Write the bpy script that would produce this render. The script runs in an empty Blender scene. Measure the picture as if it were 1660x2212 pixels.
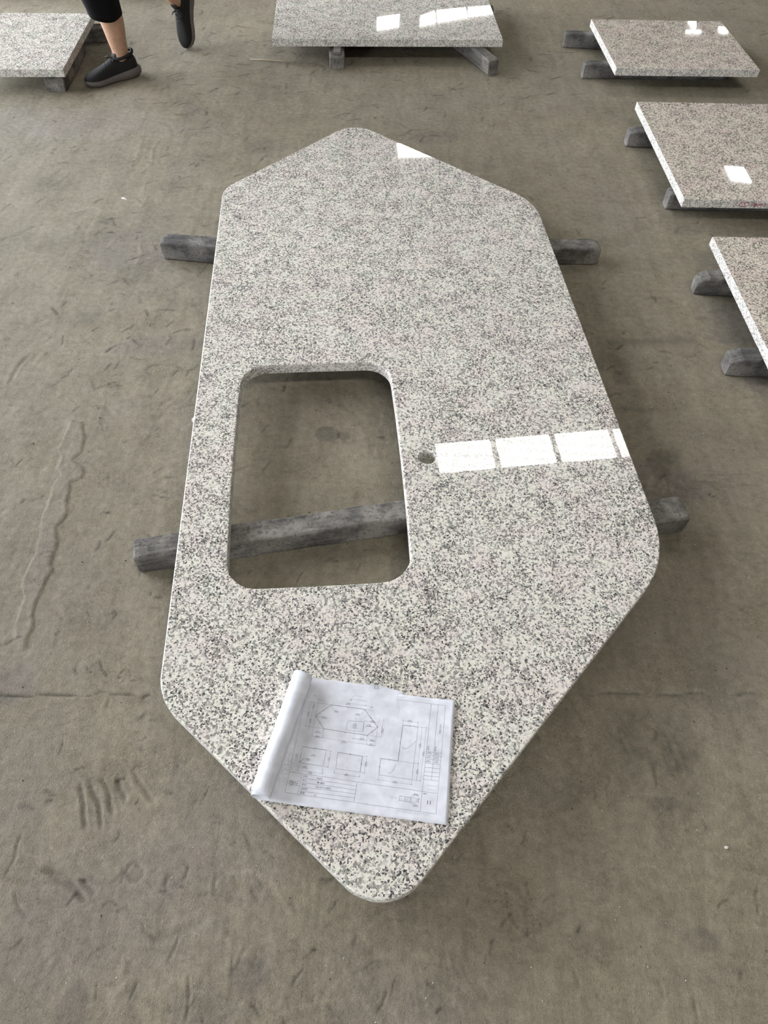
import bpy, bmesh, math, random
import numpy as np
from mathutils import Vector, Matrix, Euler

scene = bpy.context.scene
col = scene.collection
random.seed(7)
rng = np.random.default_rng(11)

# ------------------------------------------------------------------ camera
PITCH, ROLL = math.radians(53.223), math.radians(1.816)
cam_data = bpy.data.cameras.new('camera')
cam_data.sensor_fit = 'HORIZONTAL'
cam_data.sensor_width = 36.0
cam_data.lens = 1510.0 / 1660.0 * 36.0
cam_data.clip_start = 0.02
cam = bpy.data.objects.new('camera', cam_data)
col.objects.link(cam)
_f = Vector((0, math.cos(PITCH), -math.sin(PITCH)))
_u = Vector((0, math.sin(PITCH), math.cos(PITCH)))
_r = Vector((1, 0, 0))
_r2 = _r * math.cos(ROLL) + _u * math.sin(ROLL)
_u2 = _u * math.cos(ROLL) - _r * math.sin(ROLL)
m = Matrix((_r2, _u2, -_f)).transposed().to_4x4()
m.translation = (0, 0, 1.293)
cam.matrix_world = m
scene.camera = cam

# ------------------------------------------------------------------ sky, daylight, exposure
SKY = 14.0            # brightness of the overcast sky outside the hall
SKYLIGHT = 18.5      # brightness of the lit translucent roof panes
world = bpy.data.worlds.new('overcast_sky')
scene.world = world
world.use_nodes = True
bg = world.node_tree.nodes['Background']
bg.inputs['Color'].default_value = (0.90, 0.945, 1.0, 1)
bg.inputs['Strength'].default_value = SKY
# daylight portals filling the left wall's doorway and the opening added for light
DOOR_Y0, DOOR_Y1, DOOR_H, WALL_LX = 1.3, 9.8, 4.8, -6.0
ADDED_DOOR_Y0, ADDED_DOOR_Y1, ADDED_DOOR_H = -8.5, -3.2, 3.3      # lower opening behind the viewer, added to light the front faces
for y0_, y1_, h_ in ((DOOR_Y0, DOOR_Y1, DOOR_H), (ADDED_DOOR_Y0, ADDED_DOOR_Y1, ADDED_DOOR_H)):
    pl = bpy.data.lights.new('opening_daylight', 'AREA')
    pl.shape = 'RECTANGLE'
    pl.size = y1_ - y0_
    pl.size_y = h_
    pl.cycles.is_portal = True
    po = bpy.data.objects.new('opening_daylight', pl)
    po.location = (WALL_LX - 0.1, (y0_ + y1_) / 2, h_ / 2)
    po.rotation_euler = Euler((math.radians(90), 0, math.radians(-90)))
    col.objects.link(po)

vs = scene.view_settings
scene.display_settings.display_device = 'sRGB'
vs.view_transform = 'Standard'
vs.look = 'None'
vs.exposure = -0.17
scene.cycles.max_bounces = 4
scene.cycles.diffuse_bounces = 2
scene.cycles.glossy_bounces = 3
vs.gamma = 1.0
vs.use_curve_mapping = False

# ------------------------------------------------------------------ helpers
def tag(o, label=None, cat=None, group=None, kind=None):
    if label: o['label'] = label
    if cat: o['category'] = cat
    if group: o['group'] = group
    if kind: o['kind'] = kind
    return o

def link(name, me, mat=None, parent=None, smooth=False):
    o = bpy.data.objects.new(name, me)
    col.objects.link(o)
    if mat is not None and len(me.materials) == 0:
        me.materials.append(mat)
    if parent is not None:
        o.parent = parent
    if smooth:
        me.polygons.foreach_set('use_smooth', [True] * len(me.polygons))
    return o

def pydata(name, v, f, mat=None, parent=None, smooth=False):
    me = bpy.data.meshes.new(name)
    me.from_pydata([tuple(p) for p in v], [], f)
    me.validate()
    bm = bmesh.new(); bm.from_mesh(me)
    bmesh.ops.recalc_face_normals(bm, faces=bm.faces)
    bm.to_mesh(me); bm.free()
    return link(name, me, mat, parent, smooth)

def from_bm(name, bm, mat=None, parent=None, smooth=False):
    me = bpy.data.meshes.new(name)
    bm.to_mesh(me); bm.free()
    return link(name, me, mat, parent, smooth)

def empty(name, loc=(0, 0, 0), rz=0.0):
    o = bpy.data.objects.new(name, None)
    o.empty_display_size = 0.05
    o.location = loc
    o.rotation_euler = (0, 0, rz)
    col.objects.link(o)
    return o

def bm_box(bm, x0, x1, y0, y1, z0, z1):
    vs_ = [bm.verts.new(p) for p in ((x0, y0, z0), (x1, y0, z0), (x1, y1, z0), (x0, y1, z0),
                                     (x0, y0, z1), (x1, y0, z1), (x1, y1, z1), (x0, y1, z1))]
    for q in ((3, 2, 1, 0), (4, 5, 6, 7), (0, 1, 5, 4), (1, 2, 6, 5), (2, 3, 7, 6), (3, 0, 4, 7)):
        bm.faces.new([vs_[i] for i in q])

def box(name, x0, x1, y0, y1, z0, z1, mat, parent=None):
    bm = bmesh.new(); bm_box(bm, x0, x1, y0, y1, z0, z1)
    return from_bm(name, bm, mat, parent)

def tube_verts(path, radii, n=10, up=Vector((0, 0, 1)), cap=True):
    """swept tube through path; returns verts, faces"""
    v, f = [], []
    P = [Vector(p) for p in path]
    for i, p in enumerate(P):
        t = (P[min(i + 1, len(P) - 1)] - P[max(i - 1, 0)]).normalized()
        a = t.cross(up)
        if a.length < 1e-4: a = t.cross(Vector((1, 0, 0)))
        a.normalize(); b = a.cross(t)
        r = radii[i] if hasattr(radii, '__len__') else radii
        rx, ry = r if hasattr(r, '__len__') else (r, r)
        for k in range(n):
            an = 2 * math.pi * k / n
            v.append(p + a * (rx * math.cos(an)) + b * (ry * math.sin(an)))
    for i in range(len(P) - 1):
        for k in range(n):
            f.append((i * n + k, i * n + (k + 1) % n, (i + 1) * n + (k + 1) % n, (i + 1) * n + k))
    if cap:
        f.append(tuple(range(n))[::-1]); f.append(tuple(range((len(P) - 1) * n, len(P) * n)))
    return v, f

# ------------------------------------------------------------------ materials
class NT:
    def __init__(s, name):
        s.mat = bpy.data.materials.new(name); s.mat.use_nodes = True
        s.t = s.mat.node_tree; s.b = s.t.nodes['Principled BSDF']
        s.out = s.t.nodes['Material Output']
    def n(s, typ, **kw):
        nd = s.t.nodes.new(typ)
        for k, v in kw.items():
            if k.startswith('_'): setattr(nd, k[1:], v)
            else: nd.inputs[k.replace('__', ' ')].default_value = v
        return nd
    def l(s, a, b): s.t.links.new(a, b)
    def math(s, op, a, b=None, c=None, clamp=False):
        nd = s.t.nodes.new('ShaderNodeMath'); nd.operation = op; nd.use_clamp = clamp
        for i, x in enumerate((a, b, c)):
            if x is None: continue
            if isinstance(x, (int, float)): nd.inputs[i].default_value = x
            else: s.l(x, nd.inputs[i])
        return nd.outputs[0]
    def mix(s, fac, a, b, blend='MIX'):
        nd = s.t.nodes.new('ShaderNodeMix'); nd.data_type = 'RGBA'; nd.blend_type = blend
        for sock, x in ((nd.inputs[0], fac), (nd.inputs[6], a), (nd.inputs[7], b)):
            if isinstance(x, (int, float)): sock.default_value = x
            elif isinstance(x, tuple): sock.default_value = (*x, 1) if len(x) == 3 else x
            else: s.l(x, sock)
        return nd.outputs[2]
    def step(s, x, lo, hi):
        nd = s.t.nodes.new('ShaderNodeMapRange')
        nd.inputs[1].default_value = lo; nd.inputs[2].default_value = hi
        s.l(x, nd.inputs[0]); return nd.outputs[0]
    def noise(s, vec, scale, detail=2.0, rough=0.5):
        nd = s.n('ShaderNodeTexNoise', Scale=scale, Detail=detail, Roughness=rough)
        s.l(vec, nd.inputs['Vector']); return nd
    def voro(s, vec, scale):
        nd = s.n('ShaderNodeTexVoronoi', Scale=scale)
        s.l(vec, nd.inputs['Vector']); return nd
    def sep(s, c):
        nd = s.t.nodes.new('ShaderNodeSeparateColor'); s.l(c, nd.inputs[0]); return nd.outputs

def plain(name, colr, rough=0.6, spec=0.5, metal=0.0, bump=None):
    q = NT(name)
    q.b.inputs['Base Color'].default_value = (*colr, 1)
    q.b.inputs['Roughness'].default_value = rough
    q.b.inputs['Specular IOR Level'].default_value = spec
    q.b.inputs['Metallic'].default_value = metal
    tc = q.n('ShaderNodeTexCoord')
    nz = q.noise(tc.outputs['Object'], bump[0] if bump else 40.0, 3)
    q.l(q.mix(q.step(nz.outputs[0], 0.3, 0.7), tuple(c * 0.88 for c in colr), tuple(min(1, c * 1.1) for c in colr)), q.b.inputs['Base Color'])
    if bump:
        bp = q.n('ShaderNodeBump', Strength=bump[1], Distance=bump[2])
        q.l(nz.outputs[0], bp.inputs['Height']); q.l(bp.outputs[0], q.b.inputs['Normal'])
    return q.mat

def granite(name, rough, dust=0.0, seed=0.0, warm=1.0, saw=0.0):
    q = NT(name)
    tc = q.n('ShaderNodeTexCoord')
    add = q.n('ShaderNodeVectorMath', _operation='ADD')
    q.l(tc.outputs['Object'], add.inputs[0]); add.inputs[1].default_value = (seed, seed * 1.7, 0.4)
    P = add.outputs[0]
    dn = q.noise(P, 260.0, 2.0)
    sub = q.n('ShaderNodeVectorMath', _operation='SUBTRACT'); q.l(dn.outputs['Color'], sub.inputs[0]); sub.inputs[1].default_value = (.5, .5, .5)
    scl = q.n('ShaderNodeVectorMath', _operation='SCALE'); q.l(sub.outputs[0], scl.inputs[0]); scl.inputs['Scale'].default_value = 0.0065
    ad2 = q.n('ShaderNodeVectorMath', _operation='ADD'); q.l(P, ad2.inputs[0]); q.l(scl.outputs[0], ad2.inputs[1])
    D = ad2.outputs[0]
    clus = q.noise(P, 22.0, 4.0, .6).outputs[0]
    big = q.noise(P, 15.0, 3.0, .6)
    # feldspar ground mass
    a = q.sep(q.voro(D, 265.0).outputs['Color'])
    rp = q.n('ShaderNodeValToRGB'); rp.color_ramp.interpolation = 'LINEAR'
    e = rp.color_ramp.elements
    e[0].position = 0.0; e[0].color = (.90, .885, .83, 1)
    e[1].position = 1.0; e[1].color = (.52, .51, .50, 1)
    for pos, c in ((.30, (.86, .835, .765)), (.55, (.93, .92, .89)), (.72, (.80, .755, .715)), (.87, (.68, .66, .64))):
        x = e.new(pos); x.color = (*c, 1)
    q.l(a[0], rp.inputs[0])
    c1 = rp.outputs[0]
    # grey quartz grains
    b = q.sep(q.voro(D, 235.0).outputs['Color'])
    qz = q.step(q.math('ADD', b[1], q.math('MULTIPLY', q.math('SUBTRACT', clus, .5), .5)), .68, .74)
    c2 = q.mix(qz, c1, q.mix(b[0], (.28, .28, .27), (.50, .48, .455)))
    # black mica flakes
    d = q.sep(q.voro(D, 400.0).outputs['Color'])
    mk = q.step(q.math('ADD', d[2], q.math('MULTIPLY', q.math('SUBTRACT', clus, .5), .75)), .82, .87)
    c3 = q.mix(q.math('MULTIPLY', mk, .93), c2, (.035, .036, .04))
    # faint pink and green clouds
    tint = q.mix(q.step(big.outputs[0], .42, .58), (1.0, .988, .93), (1.0, .935, .912))
    c4 = q.mix(1.0, c3, tint, 'MULTIPLY')
    if warm < 1: c4 = q.mix(1.0, c4, (.98, .98 * warm, .98 * (warm - .045)), 'MULTIPLY')
    if dust > 0:
        c4 = q.mix(dust, c4, (.74, .735, .72))
    q.l(c4, q.b.inputs['Base Color'])
    q.b.inputs['Roughness'].default_value = rough
    q.b.inputs['IOR'].default_value = 1.52
    if saw > 0:
        bp = q.n('ShaderNodeBump', Strength=saw, Distance=0.001)
        q.l(q.noise(P, 500.0, 2.0).outputs[0], bp.inputs['Height']); q.l(bp.outputs[0], q.b.inputs['Normal'])
    return q.mat

def timber_mat(name, base, pale, seed):
    q = NT(name)
    tc = q.n('ShaderNodeTexCoord')
    mp = q.n('ShaderNodeMapping'); q.l(tc.outputs['Object'], mp.inputs['Vector'])
    mp.inputs['Location'].default_value = (seed, seed * 2, seed * 3)
    mp.inputs['Scale'].default_value = (5.0, 60.0, 60.0)
    gr = q.noise(mp.outputs[0], 2.2, 5.0, .65)
    mp2 = q.n('ShaderNodeMapping'); q.l(tc.outputs['Object'], mp2.inputs['Vector']); mp2.inputs['Location'].default_value = (seed * 3, seed, seed)
    bl = q.noise(mp2.outputs[0], 11.0, 4.0, .6)
    sp = q.noise(mp2.outputs[0], 130.0, 3.0, .65)
    c = q.mix(q.step(gr.outputs[0], .3, .72), tuple(x * .38 for x in base), tuple(x * 1.55 for x in base))
    c = q.mix(q.math('MULTIPLY', q.step(bl.outputs[0], .44, .64), .9), c, pale)
    c = q.mix(q.math('MULTIPLY', q.step(sp.outputs[0], .50, .66), .6), c, tuple(x * .4 for x in base))
    q.l(c, q.b.inputs['Base Color'])
    q.b.inputs['Roughness'].default_value = .75
    q.b.inputs['Specular IOR Level'].default_value = .3
    bp = q.n('ShaderNodeBump', Strength=.9, Distance=.003)
    h = q.math('ADD', gr.outputs[0], q.math('MULTIPLY', sp.outputs[0], .5))
    q.l(h, bp.inputs['Height']); q.l(bp.outputs[0], q.b.inputs['Normal'])
    return q.mat

def floor_material():
    q = NT('dusty_concrete')
    tc = q.n('ShaderNodeTexCoord'); P = tc.outputs['Object']
    tone = q.n('ShaderNodeAttribute', _attribute_name='tone').outputs['Fac']
    pur = q.n('ShaderNodeAttribute', _attribute_name='purple').outputs['Fac']
    n1 = q.noise(P, 1.6, 2.0, .6); n2 = q.noise(P, 9.0, 4.0, .65); n3 = q.noise(P, 55.0, 3.0, .65); n4 = q.noise(P, 620.0, 2.0, .7); n6 = q.noise(P, 170.0, 1.0, .6)
    wv = q.n('ShaderNodeMapping'); q.l(P, wv.inputs['Vector']); wv.inputs['Rotation'].default_value = (0, 0, .5); wv.inputs['Scale'].default_value = (30, 4.5, 1)
    n5 = q.noise(wv.outputs[0], 1.0, 3.0, .6)
    c = q.mix(q.step(n1.outputs[0], .35, .65), (0.255, 0.224, 0.163), (0.283, 0.251, 0.186))
    c = q.mix(q.math('MULTIPLY', q.step(n2.outputs[0], .45, .70), .42), c, (0.194, 0.166, 0.114))
    lav = q.math('ADD', q.math('MULTIPLY', q.step(q.noise(P, 3.1, 4.0).outputs[0], .52, .72), .22), q.math('MULTIPLY', pur, .7), clamp=True)
    c = q.mix(q.math('MULTIPLY', lav, .8), c, (0.245, 0.213, 0.188))
    v = q.math('ADD', 1.0, tone)
    v = q.math('MULTIPLY', v, q.math('ADD', .97, q.math('MULTIPLY', q.math('SUBTRACT', n3.outputs[0], .5), .8)))
    v = q.math('MULTIPLY', v, q.math('ADD', 1.0, q.math('MULTIPLY', q.math('SUBTRACT', n4.outputs[0], .5), 1.1)))
    v = q.math('MULTIPLY', v, q.math('ADD', 1.0, q.math('MULTIPLY', q.math('SUBTRACT', n5.outputs[0], .5), .5)))
    sp = q.math('MULTIPLY', q.step(n6.outputs[0], .60, .72), q.math('MULTIPLY', q.step(n2.outputs[0], .42, .62), .32))
    v = q.math('MULTIPLY', v, q.math('SUBTRACT', 1.03, sp))
    sp2 = q.math('MULTIPLY', q.step(n6.outputs[0], .40, .28), .12)
    v = q.math('MULTIPLY', v, q.math('ADD', 1.0, sp2))
    cm = q.n('ShaderNodeCombineColor')
    for i in range(3): q.l(v, cm.inputs[i])
    c = q.mix(1.0, c, cm.outputs[0], 'MULTIPLY')
    q.l(c, q.b.inputs['Base Color'])
    q.l(q.math('ADD', .62, q.math('MULTIPLY', n2.outputs[0], .25)), q.b.inputs['Roughness'])
    q.b.inputs['Specular IOR Level'].default_value = .28
    h = q.math('ADD', q.math('MULTIPLY', n4.outputs[0], .5), n3.outputs[0])
    bp = q.n('ShaderNodeBump', Strength=.8, Distance=.0024)
    q.l(h, bp.inputs['Height']); q.l(bp.outputs[0], q.b.inputs['Normal'])
    return q.mat

def emit(name, colr, strength):
    q = NT(name)
    tc = q.n('ShaderNodeTexCoord')
    w = q.n('ShaderNodeTexWave', Scale=1.7, Distortion=1.0, Detail=2.0)
    w.bands_direction = 'Y'
    q.l(tc.outputs['Object'], w.inputs['Vector'])
    em = q.n('ShaderNodeEmission', Color=(*colr, 1))
    q.l(q.math('MULTIPLY', q.math('ADD', .82, q.math('MULTIPLY', w.outputs['Fac'], .3)), strength), em.inputs['Strength'])
    q.l(em.outputs[0], q.out.inputs['Surface'])
    return q.mat

G_TOP = granite('polished_granite', 0.012, 0.0, 0.0)
G_TOP_B = granite('polished_granite_pinkish', 0.015, 0.0, 3.1, warm=.945)
G_SIDE = granite('sawn_granite_edge', 0.55, 0.22, 0.0, saw=.5)
G_EASE = granite('eased_granite_edge', 0.25, 0.15, 0.0)
M_FLOOR = floor_material()
M_WALL = plain('painted_block_wall', (.24, .235, .225), .8, .3)
M_ROOF = plain('corrugated_roof_sheet', (.15, .155, .16), .5, .4)
M_STEEL = plain('painted_steel', (.22, .24, .27), .5, .4)
M_OUT = plain('yard_concrete', (.45, .44, .42), .9, .2)
M_PANE = emit('lit_translucent_pane', (1.0, .965, .90), SKYLIGHT)
M_PAPER = plain('white_paper', (.82, .83, .90), .75, .25)
M_INK = plain('printed_ink', (.10, .10, .13), .8, .1)
M_INK_FAINT = plain('faint_show_through_ink', (.60, .605, .66), .8, .1)
M_PENCIL = plain('grey_print', (.26, .26, .30), .8, .1)
M_RED = plain('red_crayon', (.40, .02, .05), .8, .1)
M_SKIN = plain('skin', (.50, .30, .20), .5, .4, bump=(90, .15, .002))
M_TROUSER = plain('black_cloth', (.006, .006, .007), .9, .15)
M_KNIT = plain('black_knit', (.014, .013, .013), .75, .3, bump=(600, .6, .001))
M_SOLE = plain('grey_brown_rubber', (.13, .11, .10), .6, .4)
M_LACE = plain('black_lace', (.03, .03, .032), .7, .3)
M_SHIRT = plain('dark_shirt', (.06, .07, .09), .85, .2)
M_HAIR = plain('black_hair', (.01, .009, .008), .5, .4)
M_STRAW = plain('dry_straw', (.42, .36, .26), .7, .3)
M_CHIP = plain('white_stone_chip', (.75, .73, .68), .7, .3)
M_GRIT = plain('pale_grit', (.62, .60, .54), .8, .3)
M_SHIM = plain('grey_shim', (.20, .185, .17), .8, .3)
TIMBERS = [timber_mat('weathered_timber_a', (.115, .108, .100), (.33, .305, .275), 1.3),
           timber_mat('weathered_timber_b', (.10, .096, .092), (.26, .245, .228), 4.1),
           timber_mat('weathered_timber_c', (.13, .12, .108), (.29, .27, .24), 8.7)]
PRINT_LINES = [(0.3,[(31.0,197.3),(39.0,200.3),(280.6,198.7),(277.4,14.7),(27.5,17.2),(29.4,120.8),(31.0,197.3)]),(0.3,[(255.1,198.7),(251.3,15.3)]),(0.3,[(267.7,199.4),(265.7,67.0)]),(0.3,[(28.2,50.7),(276.9,47.0)]),(0.3,[(253.4,113.3),(279.1,113.2)]),(0.3,[(253.3,107.6),(278.9,107.2)]),(0.3,[(253.2,100.6),(278.7,100.6)]),(0.3,[(253.1,93.8),(278.5,93.7)]),(0.3,[(253.0,87.1),(278.3,87.0)]),(0.3,[(252.8,79.9),(278.1,80.0)]),(0.3,[(252.7,73.3),(277.9,73.4)]),(0.3,[(252.6,67.0),(277.7,67.3)]),(0.2,[(258.8,58.0),(276.2,58.2)]),(0.2,[(258.9,51.1),(276.3,50.9)]),(0.3,[(49.8,43.7),(142.9,42.1)]),(0.3,[(49.7,36.5),(142.8,35.8)]),(0.3,[(49.6,29.4),(142.8,29.5)]),(0.3,[(49.4,22.7),(142.7,23.0)]),(0.3,[(143.0,48.1),(142.1,17.1)]),(0.3,[(49.1,49.8),(48.5,17.0)]),(0.55,[(78.4,174.7),(138.5,173.7),(165.4,145.0),(149.2,128.5),(72.2,130.4),(54.7,150.9),(78.4,174.7)]),(0.3,[(114.0,150.2),(138.3,151.1),(140.4,149.4),(141.0,135.7),(138.8,133.5),(113.3,133.0),(111.4,134.9),(111.6,147.9),(114.0,150.2)]),(0.2,[(54.4,196.7),(166.8,196.7)]),(0.2,[(54.4,189.3),(166.5,189.1)]),(0.2,[(54.8,181.1),(78.5,182.0),(139.7,180.6),(166.2,180.4)]),(0.2,[(54.4,196.7),(54.4,115.3)]),(0.2,[(166.8,196.7),(164.5,112.2)]),(0.2,[(41.8,174.6),(40.3,130.7)]),(0.2,[(47.1,174.5),(46.7,131.0)]),(0.2,[(41.8,174.6),(78.4,174.7)]),(0.2,[(40.3,130.7),(72.2,130.4)]),(0.2,[(174.3,174.0),(173.3,128.5)]),(0.2,[(138.5,173.7),(174.3,174.0)]),(0.2,[(149.2,128.5),(173.3,128.5)]),(0.2,[(54.4,115.3),(73.1,114.8)]),(0.2,[(72.2,130.4),(73.1,114.8)]),(0.2,[(73.1,114.8),(150.6,112.5)]),(0.2,[(149.2,128.5),(150.1,112.4)]),(0.2,[(150.1,112.4),(164.5,112.2)]),(0.2,[(125.5,120.4),(149.1,120.1)]),(0.2,[(78.4,174.7),(84.2,164.7),(95.8,164.0)]),(0.2,[(138.5,173.7),(133.1,162.4),(121.9,162.5)]),(0.2,[(54.7,150.9),(76.2,149.1)]),(0.2,[(72.2,130.4),(69.8,122.3),(57.8,122.1)]),(0.2,[(165.4,145.0),(143.9,143.3)]),(0.2,[(149.2,128.5),(155.5,119.1),(163.6,119.4)]),(0.2,[(140.5,153.3),(140.1,133.8)]),(0.2,[(140.5,153.3),(164.4,153.7)]),(0.2,[(125.9,156.7),(125.9,123.0)]),(0.2,[(82.9,94.2),(91.1,93.5)]),(0.2,[(82.7,66.7),(90.7,66.0)]),(0.2,[(91.1,93.5),(90.7,66.0)]),(0.2,[(40.6,55.4),(83.0,54.7)]),(0.2,[(40.6,55.4),(40.3,63.8)]),(0.2,[(83.0,54.7),(82.3,64.2)]),(0.2,[(40.3,63.8),(44.8,63.6)]),(0.2,[(34.0,67.9),(34.8,74.1)]),(0.2,[(35.3,71.2),(40.9,70.9)]),(0.2,[(145.9,91.9),(153.3,92.4)]),(0.2,[(145.4,65.3),(152.6,64.6)]),(0.2,[(153.3,92.4),(152.6,64.6)]),(0.2,[(102.6,58.3),(145.7,57.5)]),(0.2,[(102.6,58.3),(102.6,64.3)]),(0.2,[(145.7,57.5),(145.4,63.7)]),(0.2,[(206.9,91.7),(234.2,91.2)]),(0.2,[(208.2,163.2),(234.7,162.1)]),(0.2,[(208.2,163.2),(208.4,156.6)]),(0.2,[(234.7,162.1),(235.0,156.1)]),(0.2,[(242.6,154.2),(240.8,64.1)]),(0.2,[(249.9,154.6),(247.5,63.8)]),(0.2,[(235.4,154.3),(249.9,154.6)]),(0.2,[(234.2,91.2),(241.6,91.4)]),(0.2,[(233.1,63.9),(247.5,63.8)]),(0.2,[(176.9,56.9),(233.3,56.1)]),(0.2,[(176.9,56.9),(177.1,63.3)]),(0.2,[(233.3,56.1),(233.4,62.7)]),(0.2,[(234.6,35.3),(238.1,41.1),(247.3,41.0)]),(0.2,[(237.0,35.1),(243.5,35.5),(243.0,27.2),(236.5,27.5)]),(0.2,[(234.6,27.9),(240.0,24.0),(247.6,23.9)]),(0.2,[(201.2,32.5),(204.3,32.9),(204.3,30.6),(201.4,30.5),(201.2,32.5)]),(0.2,[(206.1,31.3),(212.8,31.7)]),(0.55,[(41.2,95.2),(82.9,94.2)]),(0.3,[(82.9,94.2),(82.7,66.7),(41.4,68.1),(41.2,95.2)]),(0.55,[(41.4,68.1),(47.4,75.7)]),(0.2,[(47.4,75.7),(59.4,75.7)]),(0.55,[(103.2,93.3),(145.9,91.9),(145.4,65.3)]),(0.3,[(145.4,65.3),(103.9,65.7),(103.2,93.3)]),(0.55,[(235.4,154.3),(208.6,154.8),(206.9,91.7),(177.0,91.9),(177.2,64.8)]),(0.3,[(177.2,64.8),(233.1,63.9),(235.4,154.3)]),(0.35,[(211.7,116.6),(214.1,113.2),(218.3,113.9),(222.9,117.5),(227.5,121.9),(234.4,129.6)]),(0.35,[(191.4,70.6),(194.6,69.1),(199.0,73.3),(202.1,79.2),(203.9,85.0)]),(0.3,[(215.3,35.4),(234.6,35.3),(234.3,27.9),(215.4,27.9),(215.3,35.4)]),(0.5,[(30.1,35.5),(33.9,37.1),(33.8,34.1),(31.1,32.8),(34.8,29.0)]),(0.5,[(34.8,29.0),(34.5,36.7)]),(0.5,[(36.7,29.3),(36.6,37.0)]),(0.5,[(36.6,37.0),(38.4,35.6),(38.5,29.9)]),(0.5,[(40.5,30.0),(40.3,37.2)]),(0.5,[(41.6,36.9),(41.3,34.5),(43.2,33.4),(43.1,30.5),(41.5,29.8)]),(0.5,[(43.0,37.1),(46.4,37.0)]),(0.5,[(43.6,33.9),(46.6,33.8)]),(0.5,[(43.1,33.8),(43.2,30.8),(46.7,30.5)]),(0.45,[(149.7,218.0),(150.9,218.7),(149.8,213.3)]),(0.35,[(149.8,215.5),(152.7,217.5)]),(0.35,[(149.8,215.5),(153.6,214.0)]),(0.4,[(154.8,217.8),(157.2,219.2),(158.2,218.2),(154.9,214.2),(158.8,215.2)])]
PRINT_MARKS = [(66.4,162.4),(108.8,173.7),(152.5,159.6),(156.5,135.1),(110.8,128.5),(64.0,139.4),(62.3,94.3),(124.5,92.7),(145.5,78.7),(221.4,154.6),(207.0,123.1),(192.5,91.4),(176.8,78.0)]
PRINT_DOTS = [(54.4,196.7),(54.4,189.3),(166.8,196.7),(166.5,189.1),(78.5,182.0),(139.7,180.6),(41.8,174.6),(40.3,130.7),(46.7,131.0),(47.1,174.5),(48.1,150.0),(174.3,174.0),(173.3,128.5),(173.2,144.4),(54.4,115.3),(73.1,114.8),(150.6,112.5),(164.5,112.2),(125.5,120.4),(149.1,120.1),(91.1,93.5),(90.7,66.0),(40.6,55.4),(83.0,54.7),(153.3,92.4),(152.6,64.6),(102.6,58.3),(145.7,57.5),(208.2,163.2),(234.7,162.1),(242.6,154.2),(240.8,64.1),(249.9,154.6),(247.5,63.8),(176.9,56.9),(233.3,56.1),(241.6,91.4)]
SMUDGE_H = [(110.6,195.1),(110.4,187.7),(67.6,181.4),(108.4,179.8),(152.8,179.5),(172.6,188.0),(49.7,189.0),(89.4,163.5),(127.8,163.3),(69.6,150.1),(63.2,123.6),(64.1,115.2),(110.8,112.2),(141.4,120.9),(158.4,120.8),(158.1,112.9),(149.9,146.1),(155.3,153.9),(125.4,144.1),(125.5,139.4),(62.3,82.9),(54.3,75.0),(51.4,61.5),(62.2,53.8),(124.0,58.1),(220.5,163.4),(205.8,56.5),(241.8,40.8),(242.9,23.5),(258.5,111.5),(271.0,110.6),(257.8,104.5),(271.5,104.2),(257.9,97.6),(272.0,97.7)]
SMUDGE_V = [(41.2,152.6),(47.9,166.8),(46.6,141.4),(174.0,162.8),(174.3,139.4),(34.8,79.0),(89.9,79.8),(153.3,79.6),(241.3,122.4),(248.8,108.3),(241.1,78.0),(246.2,31.7),(255.8,119.7),(267.9,119.4)]
PRINT_TEXT = [('G655',(80.1,46.0),4.2),('▼=磨光',(83.5,39.1),3.6),('B2-KITCHEN',(88.6,32.2),4.2),('16',(77.1,19.2),3.6),('名称:',(55.9,46.8),3.6),('加工:',(55.9,40.1),3.6),('型号:',(56.2,33.3),3.6),('合同号:',(57.5,26.5),3.6),('数量:',(56.0,20.0),3.6),('图号:',(257.4,44.1),2.6),('11',(264.5,30.5),8.5)]
RS_POS = (274.5,155.9)
FAINT_ROWS = [[(100.0,204.2),(207.9,204.1)],[(74.7,213.2),(119.7,214.2)],[(211.9,11.9),(266.5,11.5)]]
HATCH_BOX = [(215.3,35.4),(234.6,35.3),(234.3,27.9),(215.4,27.9)]
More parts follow.
